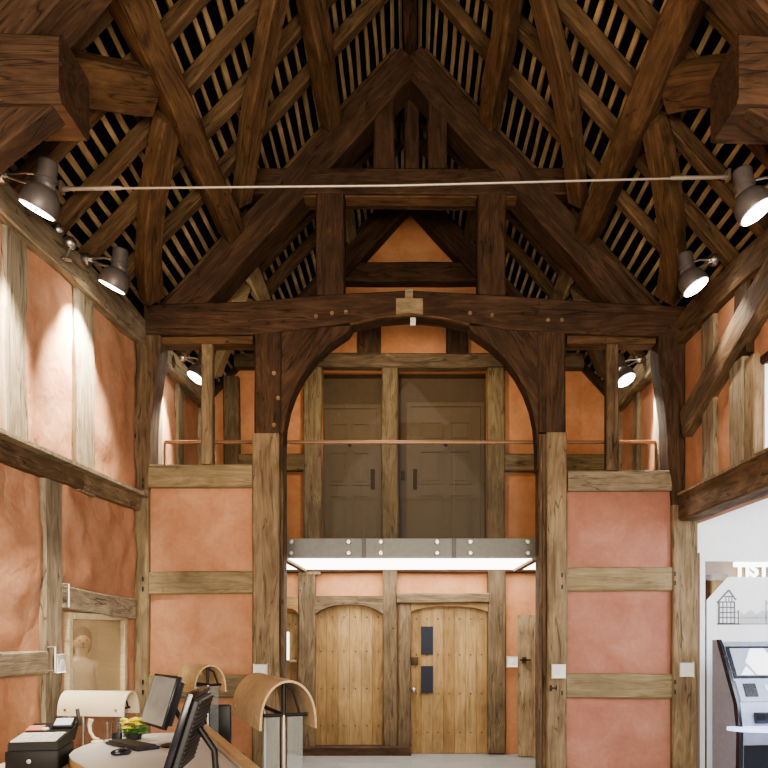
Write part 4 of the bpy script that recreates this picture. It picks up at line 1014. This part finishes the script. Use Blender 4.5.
# hooded counter lights: bent plywood over glass sided stands
def hood_light(base, d, L, W, H, ztop, mat, label, zfoot=DZ):
    """base: middle of the near open end; d: axis direction in plan going away from that end"""
    d = Vector((*d, 0)).normalized(); n = Vector((d.y, -d.x, 0)); z = Vector((0, 0, 1)); b = Vector((base[0], base[1], 0))
    h = empty('counter_hood', (base[0], base[1], zfoot), label, 'counter light')
    mb = MB(); bm = mb.bm; S = 20; rows = []
    for (ra, off) in ((0, 0), (1, .012)):
        r_ = []
        for e in (0, 1):
            r_.append([bm.verts.new(b+d*(L*e)+n*(math.cos(math.pi*k/S)*(W/2-off))+z*(ztop-H+ (math.sin(math.pi*k/S)**.8)*(H-off))) for k in range(S+1)])
        rows.append(r_)
    o_, i_ = rows
    for k in range(S):
        bm.faces.new((o_[0][k], o_[0][k+1], o_[1][k+1], o_[1][k])); bm.faces.new((i_[0][k], i_[1][k], i_[1][k+1], i_[0][k+1]))
        for e in (0, 1): bm.faces.new((o_[e][k], i_[e][k], i_[e][k+1], o_[e][k+1]))
    for k in (0, S): bm.faces.new((o_[0][k], o_[1][k], i_[1][k], i_[0][k]))
    mb.build('hood', M[mat], h)
    zb_ = ztop-H*.75; c0 = b+d*(L*.14)
    mb = MB(); mb.tube([c0-n*W*.42+z*zb_, c0+n*W*.42+z*zb_], .010, 8); mb.tube([c0+z*zb_, c0+d*L*.7+z*zb_], .012, 8); mb.tube([c0+z*zb_, c0+z*(ztop-.02)], .012, 8)
    mb.tube([c0+n*.09+z*zb_, c0+n*.05+z*(ztop-.06), c0+z*(ztop-.03)], .007, 6); mb.build('bracket', M['dark_metal'], h)
    mb = MB(); mb.tube([c0+z*zfoot, c0+z*zb_], .011, 10); mb.build('post', M['steel'], h); mb = MB(); mb.tube([c0+d*L*.6+z*zfoot, c0+d*L*.6+z*zb_], .011, 10); mb.build('post', M['steel'], h)
    for s_ in (-1, 1):
        q0 = c0+n*(s_*.022); q1 = c0+n*(s_*W*.34)
        mb = MB(); mb.prism([q0+z*.55, q1+z*.55, q1+z*(zb_-.01), q0+z*(zb_-.01)], d*.008); mb.build('glass_panel', M['standglass'], h, smooth=False)
    for t_ in (.12, .88):
        mb = MB(); mb.lathe([(.011, 0), (.011, .004), (0, .006)], b+d*(L*t_)-n*(W/2)*.985+z*(ztop-H*.75), -n, 10); mb.build('fixing', M['steel'], h)
M['standglass'] = glass('stand_glass', (.80, .84, .84), .10, veil=.10, dcol=(.75, .78, .78))  # thin whitish veil mixed over the glass
hood_light((-.64, 4.05), (-.39, .92), .80, .31, .26, 1.385, 'plytan', 'large tan plywood hood on glass stand at the near end of the reception desk', 0)
hood_light((-1.60, 6.16), (-.60, .80), .42, .27, .22, 1.37, 'ply', 'small plywood hood on steel posts at the far end of the reception desk', 0)
hood_light((-2.10, 5.80), (-1, .10), .52, .26, .18, 1.19, 'cream', 'cream hood lamp by the wall in front of the hatch window', 0)

# office chair behind the far hood
ch = empty('office_chair', (-1.74, 6.75, 0), 'black office chair beyond the far end of the reception desk', 'chair')
mb = MB(); mb.box((-1.86, 6.68, .62), (-1.56, 6.73, 1.0), bev=.02); mb.build('backrest', M['black'], ch)
mb = MB(); mb.box((-1.94, 6.72, .45), (-1.52, 7.12, .52), bev=.025); mb.build('seat', M['black'], ch)
mb = MB(); mb.tube([(-1.73, 6.92, .1), (-1.73, 6.92, .45)], .025, 10); mb.build('pole', M['steel'], ch)
for k in range(5):
    a = k*1.2566; mb = MB(); e = Vector((-1.73+.25*math.cos(a), 6.92+.25*math.sin(a), .06)); mb.tube([(-1.73, 6.92, .12), e], [.022, .014], 8); lg = mb.build('leg', M['black'], ch)
    mb = MB(); mb.ball((e.x, e.y, .03), .029, 2); mb.build('caster', M['black'], lg)
mb = MB(); mb.tube([(-1.71, 6.72, .80), (-1.71, 6.76, .6), (-1.73, 6.9, .48)], .018, 8); mb.build('back_support', M['dark_metal'], ch)
# lead hanging from near monitor
c = Vector((-.98, 4.05, DZ)); mb = MB(); mb.tube([c+Vector((0, 0, .012)), c+Vector((.04, .1, .008)), c+Vector((.0, .25, .008)), c+Vector((-.12, .33, .008))], .006, 6); tag(mb.build('cable', M['black']), 'black cable lying on the desk behind the near monitor', 'cable')

# ------------------------------------------------------------------ light
W = bpy.data.worlds.new('world'); scn.world = W; W.use_nodes = True
bg = W.node_tree.nodes['Background']; bg.inputs[0].default_value = (1.0, .90, .80, 1); bg.inputs[1].default_value = .5
def lamp(kind, name, loc, energy, color, target=None, size=1, size_y=None, spot=None, blend=.5):
    l = bpy.data.lights.new(name, kind); l.energy = energy; l.color = color
    o = bpy.data.objects.new(name, l); COL.objects.link(o); o.location = loc
    if kind == 'AREA':
        l.size = size
        if size_y: l.shape = 'RECTANGLE'; l.size_y = size_y
    elif kind in ('POINT', 'SPOT'): l.shadow_soft_size = size
    if kind == 'SPOT': l.spot_size = spot; l.spot_blend = blend
    if target is not None:
        o.rotation_euler = (Vector(target)-Vector(loc)).to_track_quat('-Z', 'Y').to_euler()
    return o
for c, ax, pw, ang in LS:
    ax = ax.normalized(); lamp('SPOT', 'spot_beam', c+ax*.03, pw, (1, .90, .76), c+ax*2, .05, spot=math.radians(ang), blend=.75)
for sx in (-1, 1): lamp('POINT', 'spot_spill', (sx*2.15, 8.75, 4.95), 9, (1, .88, .7), size=.05)  # added point lamps imitating stray light of the rear spotlights
lamp('AREA', 'hall_fill', (0, -1.2, 2.35), 250, (1, .92, .82), (0, 8, 2.6), 4.5, 1.4)  # added general fill behind the camera, no fixture
lamp('AREA', 'roof_wash', (0, -.8, 2.0), 330, (1, .82, .60), (0, 5.8, 6.5), 3.5, .8)
lamp('AREA', 'balcony_glow', (0, 9.3, 2.43), 17, (1, .93, .82), (0, 9.3, 0), 2.7, 1.4)
lamp('SPOT', 'balcony_fill', (-.32, 8.22, 4.69), 105, (1, .84, .66), (-.1, 10.3, 3.3), .03, spot=math.radians(140), blend=.6)  # added unseen fill behind the tie beam for the upper back wall
lamp('AREA', 'daylight_side', (4.6, 5.0, 3.1), 170, (.80, .89, 1), (4.2, 7.2, .8), 2.0, 2.0)
lamp('POINT', 'office_fill', (-3.6, 7.2, 2.3), 70, (1, .92, .78), size=.2)  # added unseen fill to brighten the room behind the hatch
lamp('POINT', 'behind_glass_fill', (3.5, 8.3, 1.9), 22, (1, .9, .8), size=.2)  # added unseen fill to brighten the pink wall past the partition

scn.view_settings.view_transform = 'AgX'
scn.view_settings.look = 'AgX - Medium High Contrast'
scn.view_settings.exposure = 0.24
